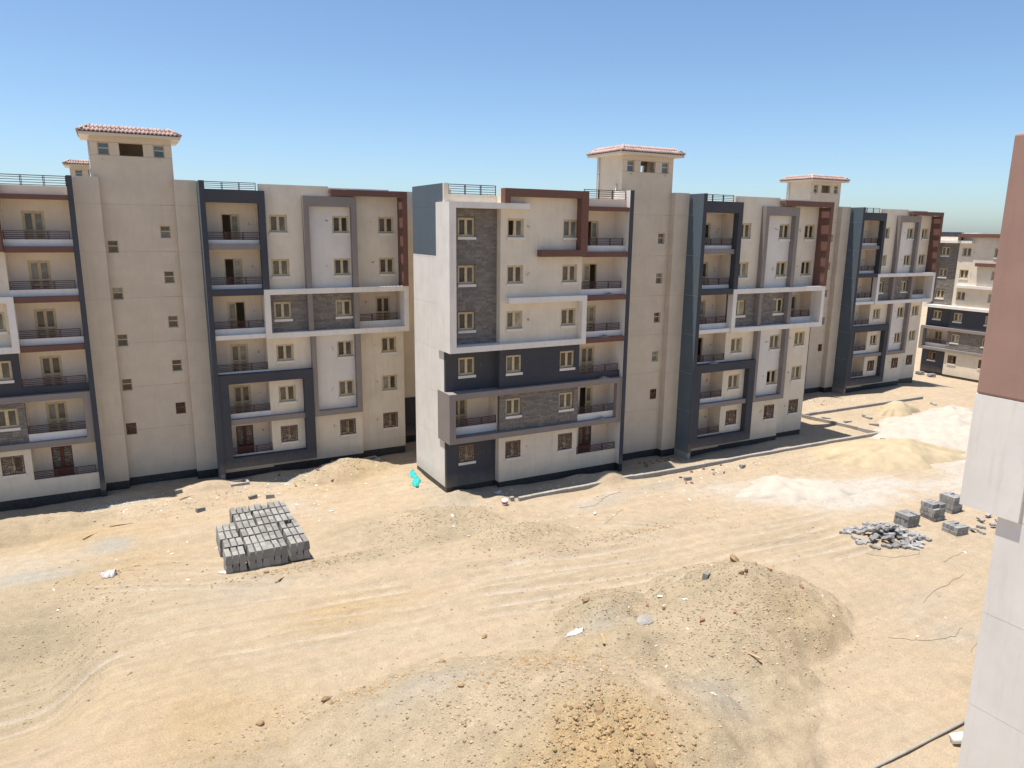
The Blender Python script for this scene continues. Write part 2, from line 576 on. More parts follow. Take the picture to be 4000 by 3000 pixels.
def sand_material():
    M = bpy.data.materials.new('sand')
    M.use_nodes = True
    t = M.node_tree
    p = t.nodes["Principled BSDF"]
    p.inputs['Roughness'].default_value = .95
    p.inputs['Specular IOR Level'].default_value = .15
    tc = _n(t, "ShaderNodeTexCoord").outputs['Object']
    at = _n(t, "ShaderNodeAttribute", attribute_name='soil')
    sep = _n(t, "ShaderNodeSeparateColor")
    t.links.new(at.outputs['Color'], sep.inputs[0])
    n1 = _ramp(t, _noise(t, tc, .22, 5, .6), .3, .7)
    n2 = _ramp(t, _noise(t, tc, 1.7, 8, .7), .25, .75)
    mp = _n(t, "ShaderNodeMapping")
    mp.inputs['Rotation'].default_value = (0, 0, .10)
    mp.inputs['Scale'].default_value = (.16, 2.4, 1)
    t.links.new(tc, mp.inputs[0])
    n4 = _ramp(t, _noise(t, mp.outputs[0], 1.0, 6, .65), .3, .7)
    n5 = _ramp(t, _noise(t, tc, .55, 5, .6), .35, .65)
    n3 = _noise(t, tc, 16, 3, .7)
    base = _mixc(t, n1, (.376, .300, .211), (.448, .366, .262))
    base = _mixc(t, n5, base, (.430, .334, .231))
    base = _mixc(t, sep.outputs['Blue'], base, (.358, .292, .196))
    base = _mixc(t, sep.outputs['Green'], base, (.400, .290, .155))
    base = _mixc(t, at.outputs['Alpha'], base, (.345, .315, .262))
    base = _mixc(t, sep.outputs['Red'], base, (.47, .425, .37))
    # dark grains and tiny stones
    vo = _n(t, "ShaderNodeTexVoronoi")
    vo.inputs['Scale'].default_value = 7.5
    t.links.new(tc, vo.inputs['Vector'])
    gr = _ramp(t, vo.outputs['Distance'], .16, .08)
    gm = _n(t, "ShaderNodeMath", operation='MULTIPLY')
    t.links.new(gr, gm.inputs[0])
    t.links.new(_ramp(t, _noise(t, tc, .8, 4, .6), .36, .66), gm.inputs[1])
    base = _mixc(t, gm.outputs[0], base, (.20, .145, .09))
    d = _n(t, "ShaderNodeMapRange")
    d.inputs[3].default_value = .84
    d.inputs[4].default_value = 1.12
    t.links.new(n2, d.inputs[0])
    d3 = _n(t, "ShaderNodeMapRange")
    d3.inputs[1].default_value = .3
    d3.inputs[2].default_value = .7
    d3.inputs[3].default_value = .80
    d3.inputs[4].default_value = 1.13
    t.links.new(n3, d3.inputs[0])
    mu = _n(t, "ShaderNodeMath", operation='MULTIPLY')
    t.links.new(d.outputs[0], mu.inputs[0])
    t.links.new(d3.outputs[0], mu.inputs[1])
    hv = _n(t, "ShaderNodeHueSaturation")
    d4 = _n(t, "ShaderNodeMapRange")
    d4.inputs[3].default_value = .92
    d4.inputs[4].default_value = 1.06
    t.links.new(n4, d4.inputs[0])
    mu2 = _n(t, "ShaderNodeMath", operation='MULTIPLY')
    t.links.new(mu.outputs[0], mu2.inputs[0])
    t.links.new(d4.outputs[0], mu2.inputs[1])
    t.links.new(mu2.outputs[0], hv.inputs['Value'])
    t.links.new(base, hv.inputs['Color'])
    t.links.new(hv.outputs[0], p.inputs['Base Color'])
    b = _n(t, "ShaderNodeBump")
    b.inputs['Strength'].default_value = .85
    b.inputs['Distance'].default_value = .07
    ad = _n(t, "ShaderNodeMath", operation='ADD')
    t.links.new(_noise(t, tc, 5, 5, .7), ad.inputs[0])
    t.links.new(_noise(t, tc, 22, 3, .7), ad.inputs[1])
    t.links.new(ad.outputs[0], b.inputs['Height'])
    t.links.new(b.outputs[0], p.inputs['Normal'])
    MATS['sand'] = M


sand_material()


def build_ground():
    xs = axis(-34, 24, .15, 4000)
    ys = axis(-33, 7, .15, 4000)
    X, Y = np.meshgrid(xs, ys)
    Zg = ground_h(X, Y)
    nx, ny = len(xs), len(ys)
    co = np.stack([X, Y, Zg], -1).reshape(-1, 3).astype(np.float32)
    i = np.arange(ny - 1)[:, None] * nx + np.arange(nx - 1)[None]
    q = np.stack([i, i + 1, i + nx + 1, i + nx], -1).reshape(-1, 4).astype(np.int32)
    me = bpy.data.meshes.new('ground')
    me.vertices.add(len(co))
    me.vertices.foreach_set('co', co.ravel())
    me.loops.add(q.size)
    me.loops.foreach_set('vertex_index', q.ravel())
    me.polygons.add(len(q))
    me.polygons.foreach_set('loop_start', np.arange(0, q.size, 4, dtype=np.int32))
    me.polygons.foreach_set('use_smooth', np.ones(len(q), dtype=bool))
    me.update(calc_edges=True)
    d, o, s, g = soil_mask(X, Y)
    c = np.stack([d, o, s, g], -1).reshape(-1, 4).astype(np.float32)
    a = me.color_attributes.new('soil', 'FLOAT_COLOR', 'POINT')
    a.data.foreach_set('color', c.ravel())
    me.materials.append(MATS['sand'])
    tag(link('ground', me), 'bare sandy construction ground with wheel ruts and spoil mounds', kind='structure')


build_ground()

# ------------------------------------------------------------------ window, door, railing builders (local, facing -Y, origin at lower left of opening)
GR = [(.0, .02, 1, .02), (.0, .98, 1, .98), (.02, 0, .02, 1), (.98, 0, .98, 1),
      (.08, .90, .45, .90), (.08, .90, .08, .70), (.08, .70, .35, .70), (.35, .70, .35, .84), (.2, .84, .35, .84), (.46, .98, .46, .02), (.56, 1, .56, .6), (.56, .90, .9, .90),
      (.9, .9, .9, .62), (.6, .62, .9, .62), (.66, .75, .8, .75), (.8, .75, .8, .84), (.66, .68, .66, .84), (.05, .6, .45, .6), (.13, .6, .13, .4), (0, .4, .25, .4), (.25, .4, .25, .52),
      (.25, .51, .75, .51), (.75, .51, .75, .3), (.6, .42, .75, .42), (.6, .3, .6, .42), (.85, .5, 1, .5), (.85, .5, .85, .08), (.85, .3, 1, .3), (.1, .28, .1, .08), (.1, .28, .36, .28),
      (.36, .28, .36, .05), (.1, .16, .3, .16), (.56, .21, .8, .21), (.56, .21, .56, .02), (.66, .12, .85, .12), (0, .2, .1, .2)]


def grille_boxes(w_, h_, t=.026, y0=.0, y1=.025, pat=GR):
    out = []
    for n, (a, b, c, d) in enumerate(pat):
        a, c = sorted((a, c))
        b, d = sorted((b, d))
        e = (n % 7) * .0012
        if c - a > d - b:
            out.append((a * w_ - t / 2, c * w_ + t / 2, y0 + e, y1 + e, b * h_ - t / 2, b * h_ + t / 2))
        else:
            out.append((a * w_ - t / 2, a * w_ + t / 2, y0 + e + .004, y1 + e + .004, b * h_, d * h_))
    return out


def window(parent, x, z, y, rnd, w_=1.2, h_=1.2, sill='sill', grille=False, small=False, pane=None):
    f = .075
    if small:
        fr = [(0, w_, .10, .16, h_ - .05, h_), (0, w_, .10, .16, 0, .05), (0, .05, .10, .16, .05, h_ - .05), (w_ - .05, w_, .10, .16, .05, h_ - .05), (.05, w_ - .05, .095, .165, h_ * .52, h_ * .52 + .06)]
    else:
        mid = w_ / 2
        fr = [(0, w_, .06, .14, h_ - f, h_), (0, w_, .06, .14, 0, f), (0, f, .06, .14, f, h_ - f), (w_ - f, w_, .06, .14, f, h_ - f),
              (mid - .09, mid + .09, .07, .15, f, h_ - f),
              (f, f + .065, .085, .145, f, h_ - f), (w_ - f - .065, w_ - f, .085, .145, f, h_ - f),
              (f + .065, mid - .09, .085, .145, h_ - f - .06, h_ - f), (mid + .09, w_ - f - .065, .085, .145, h_ - f - .06, h_ - f),
              (f + .065, mid - .09, .085, .145, f, f + .07), (mid + .09, w_ - f - .065, .085, .145, f, f + .07)]
    o = boxes('window', fr, 'timber', parent, (x, y + .045, z))
    if grille and not pane and not small:
        pane = 'glass_pale'
    P = (lambda: pane) if pane else (lambda: rnd.choice(['glass', 'glass', 'glass', 'glass_pale']))
    if small:
        boxes('pane', [(.05, w_ - .05, .125, .135, .05, h_ * .52)], P(), o)
        boxes('pane', [(.05, w_ - .05, .125, .135, h_ * .52 + .06, h_ - .05)], P(), o)
    else:
        mid = w_ / 2
        if rnd.random() > .07:
            boxes('pane', [(f + .065, mid - .09, .115, .125, f + .07, h_ - f - .06)], P(), o)
        if rnd.random() > .05:
            boxes('pane', [(mid + .09, w_ - f - .065, .115, .125, f + .07, h_ - f - .06)], P(), o)
    if grille:
        boxes('grille', grille_boxes(w_, h_, .034, -.045, -.012), 'rust', o)
    if sill:
        boxes('sill', [(-.03, w_ + .05, -.125, .02, -.17, 0)], sill, o)
    return o


def stub(parent, x, z, y, rnd):
    a = rnd.uniform(-.6, .6)
    me = MESHCACHE.get('stub')
    if not me:
        me = boxes_mesh('pipe_stub', [(-.012, .012, -.11, 0, -.012, .012), (-.012, .012, -.11, -.09, -.09, -.012)], 'wire')
        MESHCACHE['stub'] = me
    for k in range(rnd.choice([1, 2, 2])):
        link('pipe_stub', me, parent, (x + rnd.uniform(-.1, .1), y, z + rnd.uniform(-.15, .15)), (rnd.uniform(-.3, .3), rnd.uniform(-.8, .8), a))


def door(parent, x, z, y, rnd, w_=1.16, h_=2.25, grille=False, opened=None):
    f = .06
    fr = [(0, w_, .04, .14, h_ - f, h_), (0, f, .04, .14, 0, h_ - f), (w_ - f, w_, .04, .14, 0, h_ - f)]
    if grille:
        o = boxes('balcony_door', fr + [(w_ * .40, w_ * .60, .03, .10, 0, h_ - f)], 'timber_dark', parent, (x, y, z))
        pat = [(a, .38 + b * .62, c, .38 + d * .62) for a, b, c, d in GR]
        boxes('grille', grille_boxes(w_, h_ - .05, .03, .0, .025, pat), 'rust', o)
        boxes('lower_panel', [(f, w_ * .40, .05, .09, 0, h_ * .37), (w_ * .60, w_ - f, .05, .09, 0, h_ * .37)], 'timber_dark', o)
        boxes('pane', [(f, w_ * .4, .10, .11, h_ * .37, h_ - f), (w_ * .6, w_ - f, .10, .11, h_ * .37, h_ - f)], 'glass_pale', o)
        return o
    o = boxes('balcony_door', fr, 'timber', parent, (x, y, z))
    lw = (w_ - 2 * f) / 2
    if opened is None:
        r = rnd.random()
        opened = 1 if r < .16 else (2 if r < .24 else 0)
    for k in range(2):
        if opened == k + 1:
            continue
        a = f + k * lw
        b = a + lw
        st = .085
        lf = [(a, a + st, .06, .11, 0, h_ - f), (b - st, b, .06, .11, 0, h_ - f), (a + st, b - st, .06, .11, h_ - f - .1, h_ - f), (a + st, b - st, .06, .11, h_ * .44, h_ * .44 + .1), (a + st, b - st, .06, .11, 0, .12)]
        boxes('leaf', lf, 'timber', o)
        boxes('pane', [(a + st, b - st, .082, .09, h_ * .44 + .1, h_ - f - .1)], rnd.choice(['glass', 'glass', 'glass_pale']), o)
        sl = []
        z_ = .14
        while z_ < h_ * .44 - .05:
            sl.append((a + st, b - st, .07, .10, z_, z_ + .05))
            z_ += .085
        boxes('louvre', sl, 'timber', o)
        boxes('pane', [(a + st, b - st, .102, .108, .12, h_ * .44)], 'glass', o)
    return o


def railing(parent, x0, x1, z, y, h_=.52, m='rail', posts=2):
    L = x1 - x0
    bl = [(0, L, -.03, .03, h_ - .045, h_)]
    for k in range(4):
        zz = .03 + k * (h_ - .1) / 3.6
        bl.append((0, L, -.012, .012, zz, zz + .036))
    for k in range(posts + 2):
        xx = k * (L - .04) / (posts + 1)
        bl.append((xx, xx + .04, -.018, .018, 0, h_ - .035))
        if 0 < k < posts + 1:
            bl.append((xx + .075, xx + .105, -.018, .018, 0, h_ - .035))
    return boxes('railing', bl, m, parent, (x0, y, z))


# ---- stone cladding
STONEM = []
for k in range(5):
    r_ = random.Random(k)
    v = []
    for (a, b) in ((0, 0), (1, 0), (1, 1), (0, 1)):
        v.append((a, 0, b))
    d = [.010 + .014 * r_.random() for _ in range(4)]
    v2 = [(a + (.02 if a == 0 else -.02), -d[i], b + (.04 if b == 0 else -.04)) for i, (a, b) in enumerate(((0, 0), (1, 0), (1, 1), (0, 1)))]
    STONEM.append((v + v2, [(4, 5, 6, 7), (0, 1, 5, 4), (1, 2, 6, 5), (2, 3, 7, 6), (3, 0, 4, 7)]))
STONE_ME = [mesh_from('stone', v, f, 'stone') for v, f in STONEM]


class Cladding:
    def __init__(self, parent, cap=300):
        self.parent, self.left = parent, cap
        self.V, self.F = [], []

    def panel(self, x0, x1, z0, z1, y, holes, rnd, rh=.135):
        z = z0
        while z < z1 - .03:
            h_ = min(rh * rnd.uniform(.85, 1.15), z1 - z)
            x = x0
            while x < x1 - .02:
                L = min(rnd.uniform(.22, .62), x1 - x)
                if x1 - x - L < .14:
                    L = x1 - x
                segs = [(x, x + L)]
                for hx0, hx1, hz0, hz1 in holes:
                    if z + h_ > hz0 + .02 and z < hz1 - .02:
                        ns = []
                        for a, b in segs:
                            if b <= hx0 or a >= hx1:
                                ns.append((a, b))
                            else:
                                if hx0 - a > .04:
                                    ns.append((a, hx0))
                                if b - hx1 > .04:
                                    ns.append((hx1, b))
                        segs = ns
                for a, b in segs:
                    k = rnd.randrange(5)
                    g = .006
                    sx, sz, sy = b - a - g, h_ - g, rnd.uniform(.7, 1.5)
                    if self.left > 0:
                        self.left -= 1
                        link('stone', STONE_ME[k], self.parent, (a, y, z), (0, 0, 0), (sx, sy, sz))
                    else:
                        v, f = STONEM[k]
                        n = len(self.V)
                        self.V += [(a + p[0] * sx, y + p[1] * sy, z + p[2] * sz) for p in v]
                        self.F += [tuple(i + n for i in q) for q in f]
                x += L
            z += h_

    def finish(self):
        if self.V:
            tag(link('stone_cladding', mesh_from('stone_cladding', self.V, self.F, 'stone'), self.parent), kind='stuff')


def bands(lo, hi, cuts, gap=.012):
    """vertical panels between floor joints"""
    zs = [lo] + [c for c in cuts if lo < c < hi] + [hi]
    return [(a + (gap / 2 if i else 0), b - (gap / 2 if i < len(zs) - 2 else 0)) for i, (a, b) in enumerate(zip(zs[:-1], zs[1:]))]


JOINTS = [3 * k - .22 for k in range(1, 8)]
BASE = -.55
PB = -1.75      # foot of the plinth, below the ground


def FL(k):
    return 3.0 * (k - 1)


# ------------------------------------------------------------------ left wing (stone column, white frame)
def wing_a(P, clad, rnd, dx=0.0, side=True, pale_top=False):
    D = lambda bl: [(a + dx, b + dx, c, d, e, f) for a, b, c, d, e, f in bl]
    dark, rail = 'navy', 'rail'
    wz = lambda k: (FL(k) + 1.1, FL(k) + 2.3)
    c1 = [(-3.27 + dx, -2.07 + dx, *wz(k)) for k in (1, 3, 4, 5, 6)]
    c23 = [(a + dx, a + 1.2 + dx, *wz(k)) for a in (0.0, 4.26) for k in range(1, 7)]
    # main face
    X0, X1 = -.5 + dx, 5.87 + dx
    wall(X0, X1, BASE, 2.72, 0, 'beige', P, c23)
    wall(X0, X1, 2.72, 5.70, 0, 'stone_back', P, c23)
    wall(X0, X1, 5.70, 9.18, 0, dark, P, c23)
    wall(X0, X1, 9.18, 19.15, 0, 'beige', P, c23)
    boxes('wall', D([(-.5, -.38, .25, .53, BASE, 2.72), (-.5, -.38, .25, .53, 9.18, 18.68)]), 'beige', P)
    boxes('wall', D([(-.5, -.38, .25, .53, 5.7, 9.18)]), dark, P)
    clad.panel(-3.84 + dx, X0 - .01, 9.19, 17.87, .53, c1, rnd)
    clad.panel(X0 + .02, X1, 3.11, 5.69, 0, c23, rnd)
    # recessed left bay
    L0, L1 = -4.19 + dx, -.5 + dx
    wall(L0, L1, BASE, 2.72, .53, dark, P, c1)
    wall(L0, L1, 5.70, 9.18, .53, dark, P, c1)
    wall(L0, L1, 9.18, 17.88, .53, 'stone_back', P, c1)
    wall(L0, L1, 17.88, 18.72, .53, 'beige', P)
    boxes('corner_post', D([(-4.19, -3.9, .53, .78, 18.72, 19.38)]), 'beige', P)
    railing(P, -3.88 + dx, -.55 + dx, 18.72, .62, .62)
    # left bay balcony on the second level
    boxes('balcony_parapet', D([(-3.86, -.5, .42, .53, 3.1, 3.62)]), 'white', P)
    railing(P, -3.84 + dx, -.52 + dx, 3.62, .48)
    dh = (-3.33 + dx, -2.17 + dx, 3.06, 5.3)
    wall(L0 + .12, L1, 2.72, 5.70, 1.6, 'balcony', P, [dh])
    door(P, dh[0], 3.06, 1.6, rnd, h_=2.24, opened=0)
    boxes('wall', D([(-.5, -.38, .25, 1.6, 2.72, 5.7)]), 'balcony', P)
    boxes('balcony_floor', D([(-4.19, -.5, .53, 1.85, 2.72, 3.04), (-4.19, -.5, .78, 1.85, 5.71, 5.9)]), 'balcony', P)
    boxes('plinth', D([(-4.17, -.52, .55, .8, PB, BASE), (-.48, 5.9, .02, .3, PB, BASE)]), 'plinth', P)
    for k in (1, 3, 4, 5, 6):
        window(P, -3.27 + dx, FL(k) + 1.1, .53, rnd, grille=(k == 1))
        if rnd.random() < .8:
            stub(P, -1.6 + dx, FL(k) + 1.75, .51, rnd)
    for k in range(1, 7):
        for a in (0.0, 4.26):
            window(P, a + dx, FL(k) + 1.1, 0, rnd, grille=(k == 1))
        stub(P, 1.55 + dx, FL(k) + 1.8, -.0, rnd)
    # frames
    Yw, Yb, Yg = -.50, -.60, -.36
    boxes('white_frame', D([(-4.31, -.5, Yw, .53, 17.88, 18.24), (-.5, 1.38, Yw, 0, 17.88, 18.24),
                            (-4.31, -3.85, Yw, .53, 9.18, 17.88), (-4.31, -.5, Yw, .53, 8.80, 9.18), (-.5, 6.05, Yw, -.003, 8.80, 9.18),
                            (5.68, 6.05, Yw, -.003, 9.18, 11.83), (-.1, 6.05, Yw, -.003, 11.83, 12.20),
                            (-4.31, -4.192, .53, 1.65, 8.80, 18.24)]), 'white', P)
    boxes('brown_frame', D([(-.5, 5.87, Yb, -.003, 18.68, 19.16), (-.5, -.1, Yb, -.003, 18.24, 18.68), (5.32, 5.87, Yb, -.003, 15.29, 18.68), (2.25, 5.87, Yb, -.003, 14.85, 15.29)]), 'brown', P)
    boxes('grey_frame', D([(-4.31, -.5, Yg, .53, 5.70, 6.09), (-.5, 9.44, Yg, -.003, 5.70, 6.09), (-4.31, -.5, Yg, .53, 2.72, 3.10), (-.5, 9.44, Yg, -.003, 2.72, 3.10),
                           (-4.31, -3.86, Yg, .53, 3.10, 5.70), (9.03, 9.44, Yg, -.003, 3.10, 5.70), (-4.31, -4.192, .53, 1.62, 2.72, 6.09)]), 'grey', P)
    # balcony bay
    B0, B1 = 5.87 + dx, 9.45 + dx
    dhs = [(6.84 + dx, 8.0 + dx, FL(k) + .05, FL(k) + 2.27) for k in range(1, 7)]
    wall(B0, B1, BASE, 18.72, 1.25, 'balcony', P, dhs)
    for k in range(1, 7):
        door(P, 6.84 + dx, FL(k) + .05, 1.25, rnd, h_=2.22, grille=(k == 1))
        boxes('balcony_floor', D([(5.87, 9.45, .124 if k == 1 else .004, 1.25, FL(k) - .15, FL(k) + .03)]), 'balcony', P)
        pm = {1: 'beige', 3: dark}.get(k, 'white')
        boxes('balcony_parapet', D([(5.87, 9.45, 0, .12, (BASE if k == 1 else FL(k) + (.10 if k in (3, 2) else .03)), FL(k) + .57)]), pm, P)
        railing(P, 5.9 + dx, 9.3 + dx, FL(k) + .57, .06, .52)
        if k >= 4:
            boxes('balcony_beam', D([(5.87 if k != 4 else 6.05, 9.44, -.38, -.003, FL(k) - .20, FL(k) + .16)]), 'brown', P)
    boxes('balcony_beam', D([(5.87, 9.44, -.38, -.003, 17.92, 18.20)]), 'brown', P)
    boxes('balcony_floor', D([(5.87, 9.45, .0, 1.25, 17.92, 18.1)]), 'balcony', P)
    boxes('wall', D([(5.74, 5.87, .25, 1.25, BASE, 18.72)]), 'balcony', P)
    boxes('parapet', D([(5.87, 9.45, 0, .2, 18.20, 18.72)]), 'beige', P)
    railing(P, 5.9 + dx, 9.42 + dx, 18.72, .1, .62)
    boxes('fin_wall', D([(9.45, 9.75, -.40, 1.5, BASE, 19.36)]), 'white', P)
    boxes('fin_face', D([(9.445, 9.755, -.46, -.40, BASE, 19.365)]), dark, P)
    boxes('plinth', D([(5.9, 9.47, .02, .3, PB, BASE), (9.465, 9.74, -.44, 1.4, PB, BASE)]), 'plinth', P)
    # side wall
    if side:
        for a, b in bands(BASE, 14.87, JOINTS):
            boxes('side_wall', D([(-4.19, -3.95, .78, 6.1, a, b)]), 'white', P)
        for a, b in bands(14.88, 19.38, [17.97]):
            boxes('side_wall', D([(-4.19, -3.95, .78, 6.1, a, b)]), 'navy_sunlit', P)  # navy side panel, painted in its sunlit tone
        # the bit of side wall in front, beside the recessed bay
        boxes('joint_backing', D([(-4.175, -4.0, .8, 6.08, BASE, 19.3)]), 'joint', P)
        boxes('plinth', D([(-4.17, -3.9, .8, 6.08, PB, BASE)]), 'plinth', P)
        boxes('wall', D([(-3.95, -1.5, 5.9, 6.1, PB, 19.3), (-1.5, -1.3, 6.1, 12, PB, 19.3)]), 'beige', P)


# ------------------------------------------------------------------ stair core with tower
TILES = {}


def tile_mesh(L=.44, W=.235):
    if 'm' in TILES:
        return TILES['m']
    V, F = [], []
    n = 6
    for j, (yy, zz) in enumerate(((0, .0), (L, .0))):
        for i in range(n + 1):
            t = i / n
            z = .065 * math.sin(math.pi * min(t / .62, 1)) - (.03 * math.sin(math.pi * max(0, (t - .62) / .38)))
            V.append((t * W, yy, z + (.025 if j == 0 else 0)))
    for i in range(n):
        F.append((i, i + 1, i + n + 2, i + n + 1))
    b = len(V)
    for i in range(n + 1):
        x, y, z = V[i]
        V.append((x, y, z - .035))
    for i in range(n):
        F.append((b + i, b + i + 1, i + 1, i))
    TILES['m'] = mesh_from('roof_tile', V, F, 'tile', True)
    return TILES['m']


def tower_roof(P, x0, x1, y0, y1, ze, ov=.54, run=.72, rise=.44):
    roof = boxes('roof', [(x0 - ov, x1 + ov, y0 - ov, y1 + ov, ze - .17, ze)], 'fascia', P)
    ox0, ox1, oy0, oy1 = x0 - ov - .05, x1 + ov + .05, y0 - ov - .05, y1 + ov + .05
    ix0, ix1, iy0, iy1 = ox0 + run, ox1 - run, oy0 + run, oy1 - run
    V = [(ox0, oy0, ze + .02), (ox1, oy0, ze + .02), (ox1, oy1, ze + .02), (ox0, oy1, ze + .02), (ix0, iy0, ze + rise), (ix1, iy0, ze + rise), (ix1, iy1, ze + rise), (ix0, iy1, ze + rise)]
    F = [(0, 1, 5, 4), (1, 2, 6, 5), (2, 3, 7, 6), (3, 0, 4, 7), (4, 5, 6, 7), (3, 2, 1, 0)]
    link('roof_slope', mesh_from('roof_slope', V, F, 'brown'), roof)
    sl = math.atan2(rise, run)
    hyp = math.hypot(rise, run)
    tm = tile_mesh()
    rows = 2
    step = hyp / rows
    RV, RF = [], []
    src = [tuple(v.co) for v in tm.vertices]
    srcf = [tuple(p.vertices) for p in tm.polygons]
    for sidei, (cx, cy, rz, length) in enumerate(((ox0, oy0, 0, ox1 - ox0), (ox0, oy1, -math.pi / 2, oy1 - oy0), (ox1, oy0, math.pi / 2, oy1 - oy0), (ox1, oy1, math.pi, ox1 - ox0))):
        R = Matrix.Rotation(rz, 4, 'Z')
        for r_ in range(rows):
            d0 = r_ * step
            inset = d0 * math.cos(sl) + (.18 if r_ else .06)
            n = int((length - 2 * inset) / .235)
            s0 = (length - n * .235) / 2
            for k in range(n):
                loc = Vector((s0 + k * .235, d0 * math.cos(sl) - .03, d0 * math.sin(sl) + .045))
                Mx = Matrix.Translation((cx, cy, ze)) @ R @ Matrix.Translation(loc) @ Matrix.Rotation(sl, 4, 'X')
                if sidei < 2:
                    o = link('roof_tile', tm, roof)
                    o.matrix_local = Mx
                else:
                    b = len(RV)
                    RV += [tuple(Mx @ Vector(p)) for p in src]
                    RF += [tuple(i + b for i in f) for f in srcf]
    tag(link('roof_tiles', mesh_from('roof_tiles', RV, RF, 'tile', True), roof), kind='stuff')
    # hip caps
    for (a, b) in (((ox0, oy0), (ix0, iy0)), ((ox1, oy0), (ix1, iy0)), ((ox0, oy1), (ix0, iy1)), ((ox1, oy1), (ix1, iy1))):
        A = Vector((*a, ze + .07))
        Bv = Vector((*b, ze + rise + .06))
        tube('hip_cap', [A, (A + Bv) / 2, Bv], .085, 'tile', roof, 8, True)
    return roof


def tube(name, pts, r, m, parent=None, n=8, cap=True):
    pts = [Vector(p) for p in pts]
    V, F = [], []
    for i, p in enumerate(pts):
        d = (pts[min(i + 1, len(pts) - 1)] - pts[max(i - 1, 0)]).normalized()
        a = d.cross(Vector((0, 0, 1)))
        if a.length < 1e-3:
            a = d.cross(Vector((1, 0, 0)))
        a.normalize()
        b = a.cross(d)
        rr = r[i] if isinstance(r, (list, tuple)) else r
        for k in range(n):
            t = 2 * math.pi * k / n
            V.append(p + a * rr * math.cos(t) + b * rr * math.sin(t))
    for i in range(len(pts) - 1):
        for k in range(n):
            F.append((i * n + k, i * n + (k + 1) % n, (i + 1) * n + (k + 1) % n, (i + 1) * n + k))
    if cap:
        F.append(tuple(range(n))[::-1])
        F.append(tuple((len(pts) - 1) * n + k for k in range(n)))
    return link(name, mesh_from(name, V, F, m, True), parent)


def core(P, rnd, finx, tower_only=False):
    y = 1.45
    x0, x1 = 10.02, 14.70
    wr = [(13.62, 14.24, z, z + .80) for z in (15.66, 12.68, 9.68, 6.64, 3.62)]
    wl = [(10.46, 11.08, z, z + .80) for z in (14.70, 11.68, 8.58, 5.56, 2.50)]
    tw = [(10.46, 11.10, 20.80, 21.56), (13.62, 14.26, 20.80, 21.56)]
    op = [(11.66, 13.02, 20.80, 21.56)]
    holes = wr + wl + tw + op
    cuts = [c for c in JOINTS if c < 18.5] + [20.78, 21.58]
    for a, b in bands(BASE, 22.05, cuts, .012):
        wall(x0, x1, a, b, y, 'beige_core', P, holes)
    boxes('joint_backing', [(x0 + .02, x0 + .42, y + .02, y + .2, BASE, 19.5), (11.1, 13.6, y + .02, y + .2, BASE, 19.5)], 'joint', P)
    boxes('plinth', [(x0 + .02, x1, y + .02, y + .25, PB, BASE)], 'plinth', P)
    for i, h in enumerate(wr + wl):
        window(P, h[0], h[2], y, rnd, .62, .80, None, grille=(i in (4, 9)), small=True)
    for h in tw:
        window(P, h[0], h[2], y, rnd, .64, .76, None, small=True, pane='glass_sky')
        stub(P, h[0] + .3, h[2] - .1, y, rnd)
    # pilasters either side
    for (a, b) in ((finx, 10.34), (14.62, 15.98)):
        for c, d in bands(BASE, 19.42, JOINTS, .012):
            boxes('pilaster', [(a, b, .90, y - .003, c, d)], 'beige_core', P)
        boxes('joint_backing', [(a + .02, b - .02, .92, y - .003, BASE, 19.4)], 'joint', P)
        boxes('plinth', [(a + .02, b - .02, .92, y + .1, PB, BASE)], 'plinth', P)
    boxes('parapet', [(finx, x0, y, y + .2, 18.0, 19.42), (x1, 15.98, y, y + .2, 18.0, 19.42)], 'beige_core', P)
    # tower walls
    yb = 4.62
    boxes('tower_wall', [(x0, x0 + .22, y + .25, yb, 18.0, 22.05)], 'beige_core', P)
    boxes('tower_wall', [(x1 - .22, x1, y + .25, yb, 18.0, 22.05)], 'beige_core', P)
    boxes('tower_wall', [(x0 + .22, 13.25, yb - .22, yb, 18, 22.05), (14.3, x1 - .22, yb - .22, yb, 18, 22.05), (13.25, 14.3, yb - .22, yb, 21.55, 22.05), (13.25, 14.3, yb - .22, yb, 18, 20.1)], 'beige_core', P)
    boxes('tower_floor', [(x0 + .22, x1 - .22, y + .25, yb - .22, 18.0, 18.2)], 'roofing', P)
    tower_roof(P, x0, x1, y, yb, 22.1)
    tube('downpipe', [(x0 - .09, yb - .35, 21.9), (x0 - .09, yb - .35, 18.2)], .055, 'pipe', P)
    tube('downpipe', [(x0 - .09, y + .55, 19.95), (x0 - .09, y + .55, 18.2)], .05, 'pipe', P)
    boxes('pipe_clip', [(x0 - .16, x0, yb - .39, yb - .31, 20.7, 20.74)], 'wire', P)


